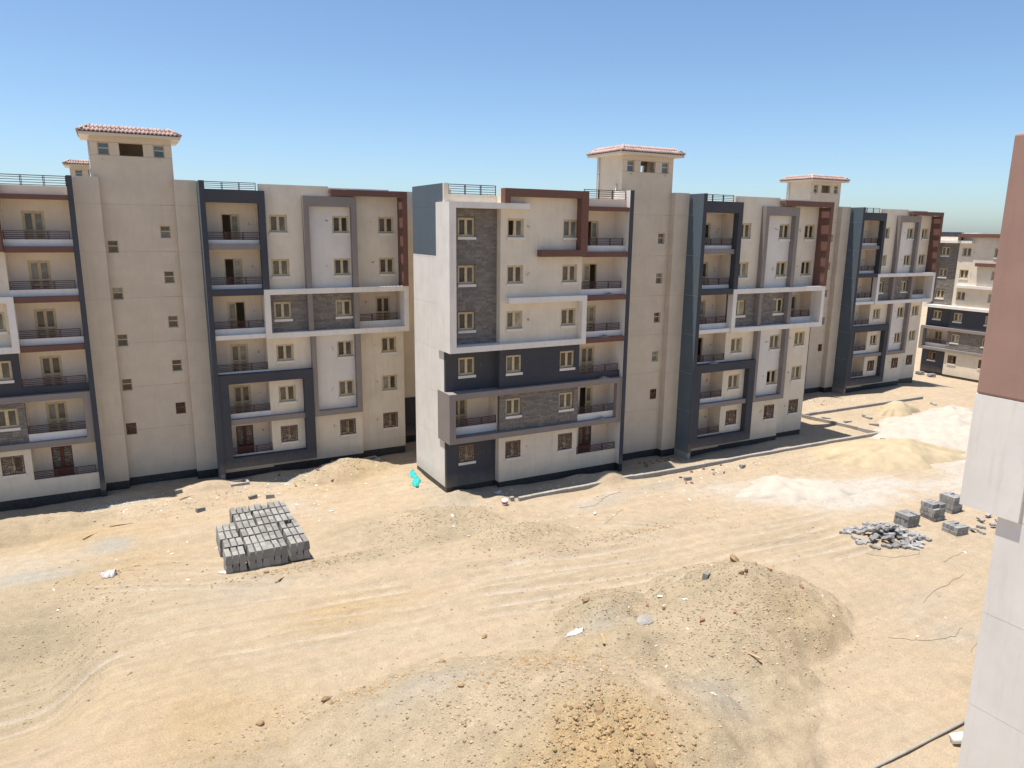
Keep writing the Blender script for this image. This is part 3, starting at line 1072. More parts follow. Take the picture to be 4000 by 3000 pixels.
# ------------------------------------------------------------------ right wing (navy frames, pergola corner)
def wing_b(P, clad, rnd):
    wz = lambda k: (FL(k) + 1.1, FL(k) + 2.3)
    W1, W2, W3 = 20.32, 24.67, 28.22
    y, y3 = -.12, .40
    h1 = [(W1, W1 + 1.2, *wz(k)) for k in range(1, 7)]
    h2 = [(W2, W2 + 1.2, *wz(k)) for k in range(1, 7)]
    h3 = [(W3, W3 + 1.2, *wz(k)) for k in (1, 2, 3, 5, 6)]
    wall(19.70, 22.76, BASE, 9.0, y, 'beige', P, h1)
    wall(19.70, 22.76, 9.0, 12.05, y, 'stone_back', P, h1)
    wall(19.70, 22.76, 12.05, 19.30, y, 'beige', P, h1)
    wall(22.76, 26.40, BASE, 3.05, y, 'beige', P, h2)
    wall(22.76, 26.40, 3.05, 9.0, y, 'panel_white', P, h2)
    wall(22.76, 26.40, 9.0, 12.05, y, 'stone_back', P, h2)
    wall(22.76, 26.40, 12.05, 18.25, y, 'panel_white', P, h2)
    wall(22.76, 24.46, 18.25, 19.30, y, 'beige', P)
    wall(24.46, 26.40, 18.25, 18.86, y, 'beige', P)
    wall(26.40, 30.02, BASE, 9.0, y3, 'beige', P, h3)
    wall(26.40, 30.02, 12.05, 18.86, y3, 'beige', P, h3)
    boxes('wall', [(26.28, 26.40, y + .25, y3 + .25, BASE, 18.86)], 'beige', P)
    clad.panel(20.03, 22.60, 9.20, 11.86, y, h1, rnd)
    clad.panel(22.96, 25.92, 9.20, 11.86, y, h2, rnd)
    for k in range(1, 7):
        window(P, W1, FL(k) + 1.1, y, rnd, grille=(k == 1))
        window(P, W2, FL(k) + 1.1, y, rnd, grille=(k == 1))
        stub(P, W2 - .45, FL(k) + 1.85, y, rnd)
        if k != 4:
            window(P, W3, FL(k) + 1.1, y3, rnd, grille=(k == 1))
            stub(P, W3 - .5, FL(k) + 1.9, y3, rnd)
    # corner balcony on the fourth level
    dh = (28.25, 29.40, 9.05, 11.3)
    wall(26.40, 30.02, 9.0, 12.05, 1.6, 'balcony', P, [dh])
    door(P, 28.25, 9.05, 1.6, rnd, h_=2.25)
    stub(P, 27.4, 10.9, 1.6, rnd)
    boxes('balcony_floor', [(26.28, 30.02, .25, 1.85, 8.98, 9.1), (26.28, 30.02, .65, 1.85, 11.9, 12.05)], 'balcony', P)
    boxes('wall', [(26.28, 26.40, y3 + .25, 1.6, 9.1, 11.9)], 'balcony', P)
    boxes('wall', [(29.86, 30.02, y3, 1.6, 9.1, 11.9)], 'balcony', P)
    boxes('balcony_parapet', [(26.42, 29.86, .20, .32, 9.1, 9.62)], 'white', P)
    railing(P, 26.45, 29.5, 9.62, .26, .54)
    # balcony bay
    B0, B1 = 16.30, 19.70
    dhs = [(17.43, 18.60, FL(k) + .05, FL(k) + 2.30) for k in range(1, 7)]
    wall(B0, B1 + .12, BASE, 18.75, 1.25, 'balcony', P, dhs)
    boxes('wall', [(19.70, 19.84, y + .25, 1.25, BASE, 18.75)], 'balcony', P)
    for k in range(1, 7):
        door(P, 17.43, FL(k) + .05, 1.25, rnd, w_=1.17, h_=2.25, grille=(k == 1))
        stub(P, 19.3, FL(k) + 1.75, 1.24, rnd)
        boxes('balcony_floor', [(B0, B1, .004, 1.25, FL(k) - .12, FL(k) + .03)], 'balcony', P)
        lo = {1: BASE, 2: 3.27, 3: 6.45, 4: 9.2, 5: 12.30, 6: 15.3}[k]
        boxes('balcony_parapet', [(B0, B1, y, y + .12, lo - .1, FL(k) + .58)], 'beige' if k == 1 else 'white', P)
        railing(P, B0 + .02, B1 - .02, FL(k) + .58, y + .06, .52)
    boxes('balcony_floor', [(B0, B1, .0, 1.25, 17.98, 18.1)], 'balcony', P)
    boxes('grey_beam', [(B0, 19.6, -.45, y - .003, 14.93, 15.31)], 'grey', P)
    boxes('grey_beam', [(16.92, 22.05, -.52, y - .003, 2.87, 3.24)], 'grey', P)
    Yd = -.65
    boxes('dark_frame', [(B0, 20.03, Yd, y - .003, 18.0, 18.83), (19.60, 20.03, Yd, y - .003, 12.24, 18.0), (B0, 19.60, Yd, y - .003, 11.88, 12.30)], 'navy', P)
    boxes('dark_frame', [(B0, 22.72, Yd + .02, y - .003, 5.80, 6.45), (B0, 16.92, Yd + .02, y - .003, .48, 5.80), (22.05, 22.72, Yd + .02, y - .003, .48, 5.80), (B0, 22.72, Yd + .02, y - .003, -.25, .48)], 'navy', P)
    boxes('white_frame', [(19.62, 30.12, -.68, y - .003, 11.87, 12.24), (19.62, 20.02, -.68, y - .003, 9.20, 11.87), (29.76, 30.12, -.68, .40, 9.20, 11.87),
                          (19.62, 30.12, -.68, y - .003, 8.83, 9.20), (B0, 19.62, -.60, y - .003, 8.90, 9.20),
                          (26.42, 29.76, y - .003, .40, 8.83, 9.12), (26.42, 30.12, y - .003, .40, 12.0, 12.22)], 'white', P)
    boxes('grey_frame', [(22.57, 26.32, -.58, y - .003, 17.92, 18.60), (22.57, 22.95, -.58, y - .003, 12.24, 17.92), (25.94, 26.32, -.58, y - .003, 12.24, 17.92),
                         (22.60, 22.95, -.56, y - .003, 9.20, 11.87), (25.94, 26.32, -.56, y - .003, 9.20, 11.87),
                         (22.73, 23.05, -.58, y - .003, 2.86, 8.83), (25.96, 26.34, -.58, y - .003, 2.86, 8.83), (23.05, 25.96, -.58, y - .003, 2.86, 3.24)], 'grey', P)
    # slotted pergola corner
    bl = [(24.46, 30.10, -.76, -.62, 18.68, 19.10), (24.46, 26.6, -.62, .42, 18.86, 19.08), (26.6, 30.10, .20, .66, 18.86, 19.08), (29.62, 30.10, -.62, .20, 18.86, 19.08)]
    boxes('pergola', bl, 'brown', P)
    x = 26.72
    while x < 29.6:
        boxes('pergola_slat', [(x, x + .108, -.62, .20, 18.99, 19.06)], 'brown', P)
        x += .265
    boxes('pergola_fin', [(29.72, 30.10, -.75, .397, 12.245, 18.68)], 'brown', P)
    boxes('parapet', [(24.5, 30.02, .42, .62, 18.0, 18.86)], 'beige', P)
    boxes('parapet', [(24.5, 29.2, .7, .86, 18.86, 19.26)], 'white', P)
    boxes('parapet', [(B0, 19.7, y + .02, .12, 18.1, 18.80)], 'beige', P)
    railing(P, B0 + .02, 19.6, 18.81, .02, .55, 'rail')
    # tall navy column beside the core
    for a, b in bands(BASE, 19.36, [c + .04 for c in JOINTS], .025):
        boxes('column', [(15.98, 16.30, Yd, 1.25, a, b)], 'navy_sunlit', P)  # column sides painted paler than the front, as if sunlit
    boxes('column_face', [(15.975, 16.305, Yd - .04, Yd, BASE, 19.365)], 'navy', P)
    boxes('joint_backing', [(15.995, 16.28, Yd + .02, 1.2, BASE, 19.3)], 'joint_pale', P)
    boxes('plinth', [(16.0, 16.29, Yd + .02, 1.2, PB, BASE)], 'concrete', P)
    boxes('plinth', [(16.3, 26.40, y + .02, .3, PB, BASE), (26.40, 30.0, y3 + .02, .8, PB, BASE)], 'plinth', P)
    # end wall and the set-back part beyond
    boxes('end_wall', [(29.80, 30.02, y3 + .25, 12, BASE, 9.0), (29.80, 30.02, 1.85, 12, 9.0, 18.86), (29.80, 30.02, .65, 1.85, 12.05, 18.86)], 'beige', P)
    boxes('wall', [(30.02, 32.3, 2.9, 3.2, 2.75, 19.3)], 'beige', P)
    boxes('wall', [(30.02, 32.3, 2.9, 3.2, BASE, 2.75)], 'navy', P)
    boxes('plinth', [(29.80, 30.0, .8, 3, PB, BASE), (30.02, 32.3, 2.92, 3.2, PB, BASE)], 'plinth', P)


def hull(P, x0, x1, tower=True):
    fx = x0 + 13.6
    bl = [(x0 + .3, fx, 1.3, 5.9, 17.95, 18.09), (x0 + 2.9, fx, 5.9, 12, 17.95, 18.09), (fx, 16.2, 1.75, 12, 17.95, 17.99), (16.2, 29.8, .9, 12, 17.95, 18.09)]
    boxes('roof_slab', bl, 'roofing', P)
    boxes('back_wall', [(x0 + 2.8, 30, 12, 12.25, PB, 19.2)], 'beige', P)


def block(loc, label, dxa=0.0, seed=1, cap=300, do_a=True, do_b=True, side=True, rotz=0.0, group=None):
    P = empty('apartment_block', loc, rotz)
    tag(P, label, 'apartment block', group)
    rnd = random.Random(seed)
    cl = Cladding(P, cap)
    if do_a:
        wing_a(P, cl, rnd, dxa, side)
    if do_b:
        wing_b(P, cl, rnd)
        core(P, rnd, 9.755 + dxa)
        hull(P, -4.2 + dxa, 30)
    cl.finish()
    return P


CB = block((0, 0, 0), 'central apartment block with bright white side wall and dark stone column', 0.0, 3)
LB = block((-33.35, 10.41, .11), 'leftmost apartment block, cut off by the left edge, behind the kerb stack', -.8, 5)
DB = block((32.35, 10.62, 0), 'third apartment block, its left half hidden behind the central block', 0.0, 11, cap=250)
# rotated sunlit block at far right: left wing facing the yard
EB = block((80.5, 17.7, -2.4), 'sunlit apartment block at far right, turned sideways with a navy band', 0.0, 17, cap=200, do_b=False, rotz=-math.pi / 2)
boxes('roof_slab', [(-3.9, 9.5, .9, 12, 17.95, 18.09)], 'roofing', EB)
boxes('back_wall', [(-4, 9.7, 12, 12.25, PB, 19.2), (9.5, 9.75, 1.5, 12, PB, 19.2)], 'beige', EB)


def far_block():
    """block standing behind the leftmost one: only its stair tower rises into view"""
    P = empty('apartment_block', (-35.9, 47.0, .6))
    tag(P, 'distant block of which only a small tiled stair tower shows at left', 'apartment block')
    core(P, random.Random(4), 9.5)
    boxes('wall', [(-4, 10.0, 1.0, 1.3, PB, 19.3), (16.0, 30, 1.0, 1.3, PB, 19.3), (-4, -3.7, 1.3, 12, PB, 19.3), (29.7, 30, 1.3, 12, PB, 19.3)], 'beige', P)
    boxes('roof_slab', [(-3.7, 29.7, 1.75, 12, 17.9, 17.99)], 'roofing', P)
    boxes('back_wall', [(-4, 30, 12, 12.25, PB, 19.2)], 'beige', P)


far_block()


# ------------------------------------------------------------------ near building at the right edge
def near_building():
    P = empty('apartment_block', (3.2, -31.35, 0))
    tag(P, 'nearest building at right edge with terracotta wall above pale plaster', 'apartment block')
    # local: facade faces +Y, side faces -X; all values local
    # projecting wrap-around box
    bb = boxes('projecting_box', [(-4.31, 6.0, -8.0, .50, 12.16, 19.25)], 'terracotta', P)
    md = bb.modifiers.new('bevel', 'BEVEL')
    md.width = .07
    md.segments = 3
    boxes('projecting_box', [(-4.31, 6.0, -1.12, .503, 8.80, 12.155)], 'white', P)
    for a, b in bands(BASE, 8.795, JOINTS):
        boxes('side_wall', [(-4.19, -3.9, -8.0, -.53, a, b)], 'white', P)
    boxes('joint_backing', [(-4.175, -3.95, -7.9, -.55, BASE, 8.79)], 'joint', P)
    boxes('side_wall', [(-4.19, -3.9, -8.0, -1.125, 8.80, 12.155)], 'white', P)
    boxes('wall', [(-3.9, 9.5, -.78, -.56, BASE, 8.79)], 'beige', P)
    boxes('wall', [(-3.89, 9.5, -7.98, -7.75, PB, 12.1), (9.25, 9.5, -7.75, -.78, PB, 12.1), (6.01, 9.24, -7.75, -.78, 12.1, 19.1)], 'beige', P)
    boxes('plinth', [(-4.17, 9.4, -7.9, -.58, PB, BASE)], 'plinth', P)


near_building()

# ------------------------------------------------------------------ kerbs laid around the plots
def kerb_run(parent, p, q, hgt=.25):
    p, q = Vector(p), Vector(q)
    d = q - p
    n = max(1, round(d.length / .98))
    L = d.length / n
    a = math.atan2(d.y, d.x)
    me = MESHCACHE.get('laid')
    if not me:
        V = [(0, -.11, -.55), (1, -.11, -.55), (1, .11, -.55), (0, .11, -.55), (0, -.11, -.03), (1, -.11, -.03), (1, .11, 0), (0, .11, 0), (0, -.08, 0), (1, -.08, 0)]
        F = [(0, 1, 5, 4), (4, 5, 9, 8), (8, 9, 6, 7), (2, 3, 7, 6), (0, 4, 8, 7, 3), (1, 2, 6, 9, 5)]
        me = mesh_from('kerb_stone', V, F, 'concrete')
        MESHCACHE['laid'] = me
    for k in range(n):
        s = p + d * (k / n)
        e = p + d * ((k + 1) / n)
        zz = max(min(gz(s.x, s.y), -.85), -1.25) * .3 + -.98 * .7 + hgt
        link('kerb_stone', me, parent, (s.x + random.uniform(-.008, .008), s.y + random.uniform(-.012, .012), zz), (0, 0, a), (L - .012, 1, 1))


K1 = tag(empty('kerb', (0, 0, 0)), 'short straight concrete kerb in front of the central block, ending at a sand heap', 'kerb')
kerb_run(K1, (-.4, -2.72), (6.3, -2.62))
K2 = tag(empty('kerb', (0, 0, 0)), 'long concrete kerb running right from the sand heap and turning the corner', 'kerb')
kerb_run(K2, (8.2, -2.55), (36.3, -2.9))
kerb_run(K2, (36.35, -2.75), (35.35, 4.65))
K3 = tag(empty('kerb', (0, 0, 0)), 'concrete kerb in front of the third block beyond the plot corner', 'kerb')
kerb_run(K3, (35.5, 4.75), (54.0, 4.4))
o = boxes('kerb_stone', [(-.14, .14, -.12, .12, -.5, .28)], 'concrete', None, (-.85, -2.6, -.95))
tag(o, 'upright concrete stub at the near end of the short kerb', 'kerb stone')


# ------------------------------------------------------------------ kerb stone stack
def kerb_mesh(L=.505, flip=False, seed=0):
    r_ = random.Random(seed)
    w0, w1, h_ = .166, .128, .50
    hb = .24
    prof = [(-w0, 0), (w0, 0), (w0, hb), (w1, h_), (-w1, h_), (-w0, hb)]
    V = [(a, 0, b) for a, b in prof] + [(a, L, b) for a, b in prof]
    n = 6
    F = [tuple(range(n)), tuple(range(2 * n - 1, n - 1, -1))] + [(i, i + n, (i + 1) % n + n, (i + 1) % n) for i in range(n)]
    return mesh_from('kerb_stone', V, F, 'kerbgrey')


ORD = ['first', 'second', 'third', 'fourth', 'fifth', 'sixth', 'seventh', 'eighth', 'ninth']


def kerb_stack():
    me = kerb_mesh()
    rows = 6
    n = 0
    x_cols = [-18.36, -17.30, -16.24, -15.16]
    for ci, cx in enumerate(x_cols):
        for r_ in range(rows):
            cy = -5.15 + r_ * 1.17 + random.uniform(-.04, .04) + (.10 if ci == 0 else .0) + ci * .05
            if ci == 0 and r_ > 3:
                continue
            x_off = random.uniform(-.06, .06)
            zg = -1.02
            for tier in range(2):
                for k in range(3):
                    for l in range(2):
                        if tier == 1 and random.random() < .012:
                            continue
                        vis = tier == 1 or r_ == 0 or ci == 0
                        if not vis and k == 1:
                            continue
                        o = link('kerb_stone', me, None, (cx + x_off + (k - 1) * .338 + random.uniform(-.008, .008) + tier * .015, cy + l * .512 + random.uniform(-.012, .012), zg + tier * .50),
                                 (0, 0, random.uniform(-.025, .025)))
                        tag(o, 'kerb stone, %s tier, %s row from front, %s bundle from left, %s %s piece' % (('lower', 'upper')[tier], ORD[r_], ORD[ci], ('left', 'middle', 'right')[k], ('front', 'rear')[l]), 'kerb stone', 'kerb stones in the big stack')
                        n += 1
    return n


NK = kerb_stack()


# ------------------------------------------------------------------ pavers
def paver_mesh():
    # interlocking zig-zag block
    pr = [(-.24, -.11), (-.12, -.15), (0, -.09), (.12, -.15), (.24, -.11), (.24, .11), (.12, .07), (0, .13), (-.12, .07), (-.24, .11)]
    h_ = .12
    n = len(pr)
    V = [(a, b, 0) for a, b in pr] + [(a, b, h_ - .012) for a, b in pr] + [(a * .95, b * .93, h_) for a, b in pr]
    F = [tuple(range(n - 1, -1, -1)), tuple(range(2 * n, 3 * n))]
    for s in (0, n):
        F += [(s + i, s + (i + 1) % n, s + n + (i + 1) % n, s + n + i) for i in range(n)]
    return mesh_from('paving_block', V, F, 'paver')


PM = paver_mesh()


def paver_heap():
    r_ = random.Random(21)
    for k in range(100):
        u = r_.random() ** .75
        a = r_.uniform(0, 2 * math.pi)
        x = 16.1 + 2.4 * u * math.cos(a) + .2
        y = -17.5 + 1.9 * u * math.sin(a) - .12 * (x - 16)
        top = max(0, .75 * (1 - u * 1.2))
        z = gz(x, y) + r_.uniform(0, 1) * top + .01
        tl = .55 if top > .05 else .12
        o = link('paving_block', PM, None, (x, y, z), (r_.uniform(-tl, tl), r_.uniform(-tl, tl), r_.uniform(0, 6.3)), (1.2, 1.2, 1.1))
        tag(o, 'grey zig-zag paving block in the loose heap on the sand', 'paving block', 'paving blocks in the loose heap')


paver_heap()
SMB = boxes_mesh('paving_block', [(-.057, .057, -.24, .24, 0, .255)], 'paver')


def paver_stack(cx, cy, rot, nx, tiers, label, grp, two=True):
    """pallet-like stack: pavers on edge, tier on tier"""
    r_ = random.Random(int(cx * 10))
    c, s = math.cos(rot), math.sin(rot)
    zg = gz(cx, cy) - .01
    offs = [(r_.uniform(-.05, .05), r_.uniform(-.05, .05)) for _ in range(6)]
    for t_ in range(tiers):
        for row in range(2 if two else 1):
            for k in range(nx):
                if t_ == tiers - 1 and r_.random() < .06:
                    continue
                if t_ % 2 == 0 and row == 1 and t_ < tiers - 1 and 0 < k < nx - 1:
                    continue          # buried inside the stack
                u = (k - (nx - 1) / 2) * .127 + r_.uniform(-.008, .008)
                v = (row - .5) * .5 + r_.uniform(-.012, .012)
                ra = rot
                if t_ % 2:
                    u, v = v, -u
                    ra = rot + math.pi / 2
                u += offs[t_][0]
                v += offs[t_][1]
                o = link('paving_block', SMB, None, (cx + u * c - v * s, cy + u * s + v * c, zg + t_ * .268), (0, r_.uniform(-.02, .02), ra + r_.uniform(-.03, .03)))
                tag(o, 'paving block, %s tier up, %s row, %s from left, in the %s' % (ORD[t_], ('front', 'rear')[row], ORD[k], label), 'paving block', grp)


paver_stack(19.3, -16.9, -.1, 8, 3, 'three-tier stack', 'paving blocks in the three-tier stack')
paver_stack(21.9, -16.9, -.08, 8, 4, 'tall four-tier stack', 'paving blocks in the four-tier stack')
paver_stack(24.1, -16.7, -.05, 8, 4, 'rearmost stack', 'paving blocks in the rear stack')
paver_stack(20.9, -18.9, -.12, 8, 2, 'low front stack', 'paving blocks in the low front stack')
paver_stack(78.6, 20.3, .1, 6, 2, 'left far stack', 'paving blocks stacked by the sunlit block')
paver_stack(78.4, 18.4, -.2, 5, 2, 'right far stack', 'paving blocks stacked by the sunlit block')
r_ = random.Random(5)
for k in range(11):
    x, y = 22.6 + r_.uniform(-.7, 2.6), -19.0 + r_.uniform(-.7, .6)
    o = link('paving_block', PM, None, (x, y, gz(x, y) + .01 + (.12 if k % 3 == 0 else 0)), (r_.uniform(-.2, .2), r_.uniform(-.2, .2), r_.uniform(0, 6)))
    tag(o, 'grey paving block strewn right of the low front stack', 'paving block', 'paving blocks strewn by the wall')


# ------------------------------------------------------------------ sand heaps
def heap(name, cx, cy, rx, ry, h_, rot, m, label, seed, lobes=(), n=90, flat=1.0):
    V, F = [], []
    rs, ns = 34, n
    c, s = math.cos(rot), math.sin(rot)
    for i in range(rs + 1):
        t = i / rs
        for j in range(ns):
            a = 2 * math.pi * j / ns
            edge = 1 + .45 * float(fbm(np.array([2.4 * math.cos(a) + seed]), np.array([2.4 * math.sin(a)]), 4)[0])
            u, v = rx * t * edge * math.cos(a), ry * t * edge * math.sin(a)
            x, y = cx + u * c - v * s, cy + u * s + v * c
            V.append((x, y, t))
    A = np.array(V)
    g = ground_h(A[:, 0], A[:, 1])
    prof = np.clip(1 - A[:, 2], 0, 1)
    hh = h_ * (1 - np.exp(-prof * 2.2 / flat)) / (1 - math.exp(-2.2 / flat))
    for lx, ly, lr, lh in lobes:
        hh = hh + lh * np.exp(-(((A[:, 0] - lx) ** 2 + (A[:, 1] - ly) ** 2) / lr ** 2)) * sstep(0, .25, prof)
    hh = hh * (1 + .30 * fbm(A[:, 0] / 1.6, A[:, 1] / 1.6, 3)) + .09 * fbm(A[:, 0] / .6, A[:, 1] / .6, 3) * np.minimum(prof * 4, 1)
    A[:, 2] = g + hh - .06 * (1 - prof) ** 6
    for i in range(rs):
        for j in range(ns):
            F.append((i * ns + j, (i + 1) * ns + j, (i + 1) * ns + (j + 1) % ns, i * ns + (j + 1) % ns))
    o = link(name, mesh_from(name, A.tolist(), F, m, True))
    tag(o, label, 'sand heap')
    return o


heap('sand_heap', 42.2, -5.6, 7.2, 5.4, 1.5, -.25, 'whitesand', 'large white sand heap beyond the plot corner, partly behind the near wall', 1.0, [(45, -4.2, 2.4, 1.0)])
heap('sand_heap', 31.2, -7.6, 6.6, 3.2, .95, -.28, 'yellowsand', 'long yellow sand heap in front of the long kerb', 4.0, [(30.5, -6.6, 1.8, .35), (33, -7.6, 1.6, .25)])
heap('sand_heap', 18.0, -9.6, 4.2, 2.3, .35, -.5, 'whitesand', 'low flattened white sand patch left of the paving stacks', 7.0, [(17.2, -8.4, 1.5, .35), (19.5, -11, 1.2, .12)], flat=.5)
heap('sand_heap', 45.0, 1.4, 2.6, 1.5, .75, 0, 'yellowsand', 'small yellow sand heap between the two far kerbs', 9.0)

# little sand piles lying on ledges of the central block
for k, (x, y, z, r0) in enumerate(((7.8, -.2, 9.0 + .155, .42), (8.1, -.2, 12.155, .45), (7.9, -.2, 6.088, .55), (7.8, -.2, 3.098, .40), (18.3, -.4, 6.448, .6), (-10 + .0, 0, 0, 0))):
    if not r0:
        continue
    V = [(0, 0, r0 * .42)]
    F = []
    for j in range(14):
        a = 2 * math.pi * j / 14
        V.append((r0 * math.cos(a) * random.uniform(.9, 1.2), .17 * math.sin(a), 0))
        F.append((0, j + 1, (j + 1) % 14 + 1))
    link('rubble_pile', mesh_from('rubble_pile', V, F, 'sand', True), CB, (x, y, z))


# ------------------------------------------------------------------ rocks, pebbles, debris
def rock_geo(seed, sub=1):
    bm = bmesh.new()
    bmesh.ops.create_icosphere(bm, subdivisions=sub, radius=1)
    r_ = random.Random(seed)
    off = Vector((r_.uniform(0, 9), r_.uniform(0, 9), 0))
    for v in bm.verts:
        q = v.co * 1.3 + off
        v.co *= .72 + .5 * float(vnoise(np.array([q.x + q.z * 2.1]), np.array([q.y - q.z * 1.7]))[0])
        v.co.z *= .7
    V = [tuple(v.co) for v in bm.verts]
    F = [tuple(v.index for v in f.verts) for f in bm.faces]
    bm.free()
    return V, F


ROCKS = [rock_geo(k, 2) for k in range(6)]
ROCK_ME = [mesh_from('rock', v, f, 'rock') for v, f in ROCKS]
PEB = [rock_geo(k + 50, 1) for k in range(5)]
PEB_ICO = []
for k in range(5):
    bm = bmesh.new()
    bmesh.ops.create_cube(bm, size=1.4)
    rr = random.Random(k)
    for v in bm.verts:
        v.co = Vector((v.co.x * rr.uniform(.6, 1.2), v.co.y * rr.uniform(.6, 1.2), v.co.z * rr.uniform(.4, .8)))
    PEB_ICO.append(([tuple(v.co) for v in bm.verts], [tuple(v.index for v in f.verts) for f in bm.faces]))
    bm.free()


def scatter_pebbles(name, zones, m, label, seed, smin, smax, geos):
    """zones: cx,cy,rx,ry,count"""
    r_ = np.random.default_rng(seed)
    xs, ys = [], []
    for cx, cy, rx, ry, n in zones:
        xs.append(cx + rx * r_.normal(0, .5, n))
        ys.append(cy + ry * r_.normal(0, .5, n))
    xs = np.concatenate(xs)
    ys = np.concatenate(ys)
    ok = (ys < 11) & ~((xs > -4.4) & (ys > -.4) & (xs < 31)) & (ys > -31)
    xs, ys = xs[ok], ys[ok]
    zs = ground_h(xs, ys)
    n = len(xs)
    sz = smin + (smax - smin) * r_.random(n) ** 3.5
    an = r_.random(n) * 6.283
    Vs, Fs = [], []
    base = 0
    for i in range(n):
        v, f = geos[i % len(geos)]
        c, s = math.cos(an[i]) * sz[i], math.sin(an[i]) * sz[i]
        Vs += [(xs[i] + p[0] * c - p[1] * s, ys[i] + p[0] * s + p[1] * c, zs[i] + p[2] * sz[i] - .05 * sz[i]) for p in v]
        Fs += [tuple(k + base for k in q) for q in f]
        base += len(v)
    tag(link(name, mesh_from(name, Vs, Fs, m)), label, kind='stuff')


scatter_pebbles('pebbles', [(2.0, -20.1, 5.2, 4.6, 4200), (-1.4, -22.9, 4.4, 3.0, 1800), (-3.8, -17.6, 3.4, 2.6, 1800), (-10.5, -22.5, 8.0, 4.6, 5200), (-6.5, -4.2, 5.0, 2.6, 1700), (-2.8, -8, 3.8, 1.8, 1100), (-13.5, -6.1, 5.5, .8, 900),
                            (2.5, -10.6, 8.0, .9, 1100), (-17, -18.2, 4.5, 1.2, 700), (-24, -3, 3.5, 3.0, 700), (-9, 8, 4, 2, 600), (0, -10, 24, 14, 1500), (-18, 6.5, 9, 2.2, 700), (-26, -8, 4, 4, 800), (20, -5, 13, 3, 600), (-3, 2, 3, 3, 400)],
                'pebble', 'small stones and clods scattered over the spoil mounds and road edges', 3, .014, .068, PEB_ICO)
scatter_pebbles('clods', [(-10.0, -25.8, 2.8, 1.6, 1400), (-9.4, -27.4, 2.0, 1.2, 600), (-9.8, -21.6, 3.2, 1.2, 500), (-15.5, -18.3, 2.4, .5, 130), (-20.4, -19.4, 1.6, .6, 90), (-15.0, -6.2, 3.4, .5, 120), (3.5, -10.5, 5, .5, 130)], 'clod', 'brown clods of earth on the nearest mound', 9, .015, .10, PEB)
scatter_pebbles('rubble', [(-24.5, 8.3, 3.2, .7, 420), (-12.5, 8.1, 4.0, .8, 260), (-13.3, 2.0, 1.2, 2.4, 60), (3.5, -1.4, 4.5, .7, 120), (16.5, -3.6, 4.5, .5, 160), (44.5, 7.2, 5.5, .8, 260), (-7.2, 8.8, 1.6, .6, 80)], 'shard', 'fine pale building rubble strewn along the facades', 12, .015, .075, PEB_ICO)

BIG = [  # x, y, size, mesh, label
    (-4.7, -17.0, .30, 0, 'sharp brown rock on the left shoulder of the right mound'),
    (-9.6, -16.3, .22, 1, 'pale rounded rock at the near edge of the road'),
    (-12.2, -17.7, .24, 2, 'brown rock on the road edge above the nearest mound'),
    (-17.0, -17.9, .30, 3, 'split brown rock at the left foot of the nearest mound'),
    (-19.4, -17.9, .24, 4, 'leftmost brown rock in the line below the road'),
    (-9.6, -25.0, .34, 5, 'large dark brown clod near the top of the nearest mound'),
    (-9.0, -27.0, .32, 1, 'large dark brown clod at the bottom edge of the picture'),
    (3.3, -19.5, .20, 3, 'dark brown rock on the right flank of the right mound'),
    (-13.0, -21.3, .20, 2, 'brown rock on the left slope of the nearest mound'),
    (-17.1, -6.2, .20, 1, 'brown rock in front of the kerb stack'),
    (-14.6, -5.6, .17, 4, 'brown rock at the right front corner of the kerb stack'),
]
for x, y, s, k, lab in BIG:
    s *= .72
    o = link('rock', ROCK_ME[k], None, (x, y, gz(x, y) + s * .25), (random.uniform(-.4, .4), random.uniform(-.4, .4), random.uniform(0, 6)), (s, s * .8, s * .8))
    tag(o, lab, 'rock', 'larger rocks on the mounds')
# concrete slab fragment, tan sack-like boulder and block on the right mound
o = link('concrete_chunk', ROCK_ME[2], None, (-3.2, -19.45, gz(-3.2, -19.45) + .10), (.25, .1, .4), (.52, .34, .20))
o.data = o.data.copy()
o.data.materials[0] = MATS['concrete']
tag(o, 'flat grey broken concrete chunk between the two mounds', 'concrete chunk')
o = link('boulder', ROCK_ME[5], None, (2.9, -18.6, gz(2.9, -18.6) + .18), (.5, .2, .9), (.46, .26, .26))
tag(o, 'tan elongated boulder on the crest of the right mound', 'boulder')
o = boxes('concrete_block', [(-.2, .2, -.12, .12, 0, .30)], 'paver', None, (.7, -19.0, gz(.7, -19.0) - .04), (.12, .08, .5))
tag(o, 'grey concrete block standing on the left slope of the right mound', 'concrete block')
for x, y, lab in ((-14.9, 5.1, 'grey concrete block lying beyond the far side of the kerb stack'), (-15.9, 5.5, 'tilted grey block beside another block beyond the kerb stack'), (-19.2, 4.7, 'dark grey block on the sand left of the stack'),
                  (-20.2, 8.6, 'dark block at the shadow edge of the leftmost block'), (18.3, -4.2, 'grey block lying near the long kerb'), (12.8, -4.3, 'flat grey block near the sand heap and the long kerb')):
    o = boxes('concrete_block', [(-.26, .26, -.14, .14, 0, .26)], 'kerbgrey', None, (x, y, gz(x, y) - .03), (random.uniform(-.15, .15), random.uniform(-.1, .25), random.uniform(-.4, .4)))
    tag(o, lab, 'concrete block')
for k, (x, y) in enumerate(((37.5, 1.2), (41.2, 2.2), (40.8, 1.4), (38.9, -.6), (35.3, -4.3), (48.5, 3.2), (52.2, 2.0), (47.0, 2.9), (37.0, 3.2))):
    o = boxes('concrete_block', [(-.42, .42, -.14, .14, 0, .16)], 'concrete', None, (x, y, gz(x, y)), (0, .08, k * .7))
    tag(o, 'flat concrete block strewn around the far plot corner', 'concrete block', 'blocks strewn around the far plot corner')

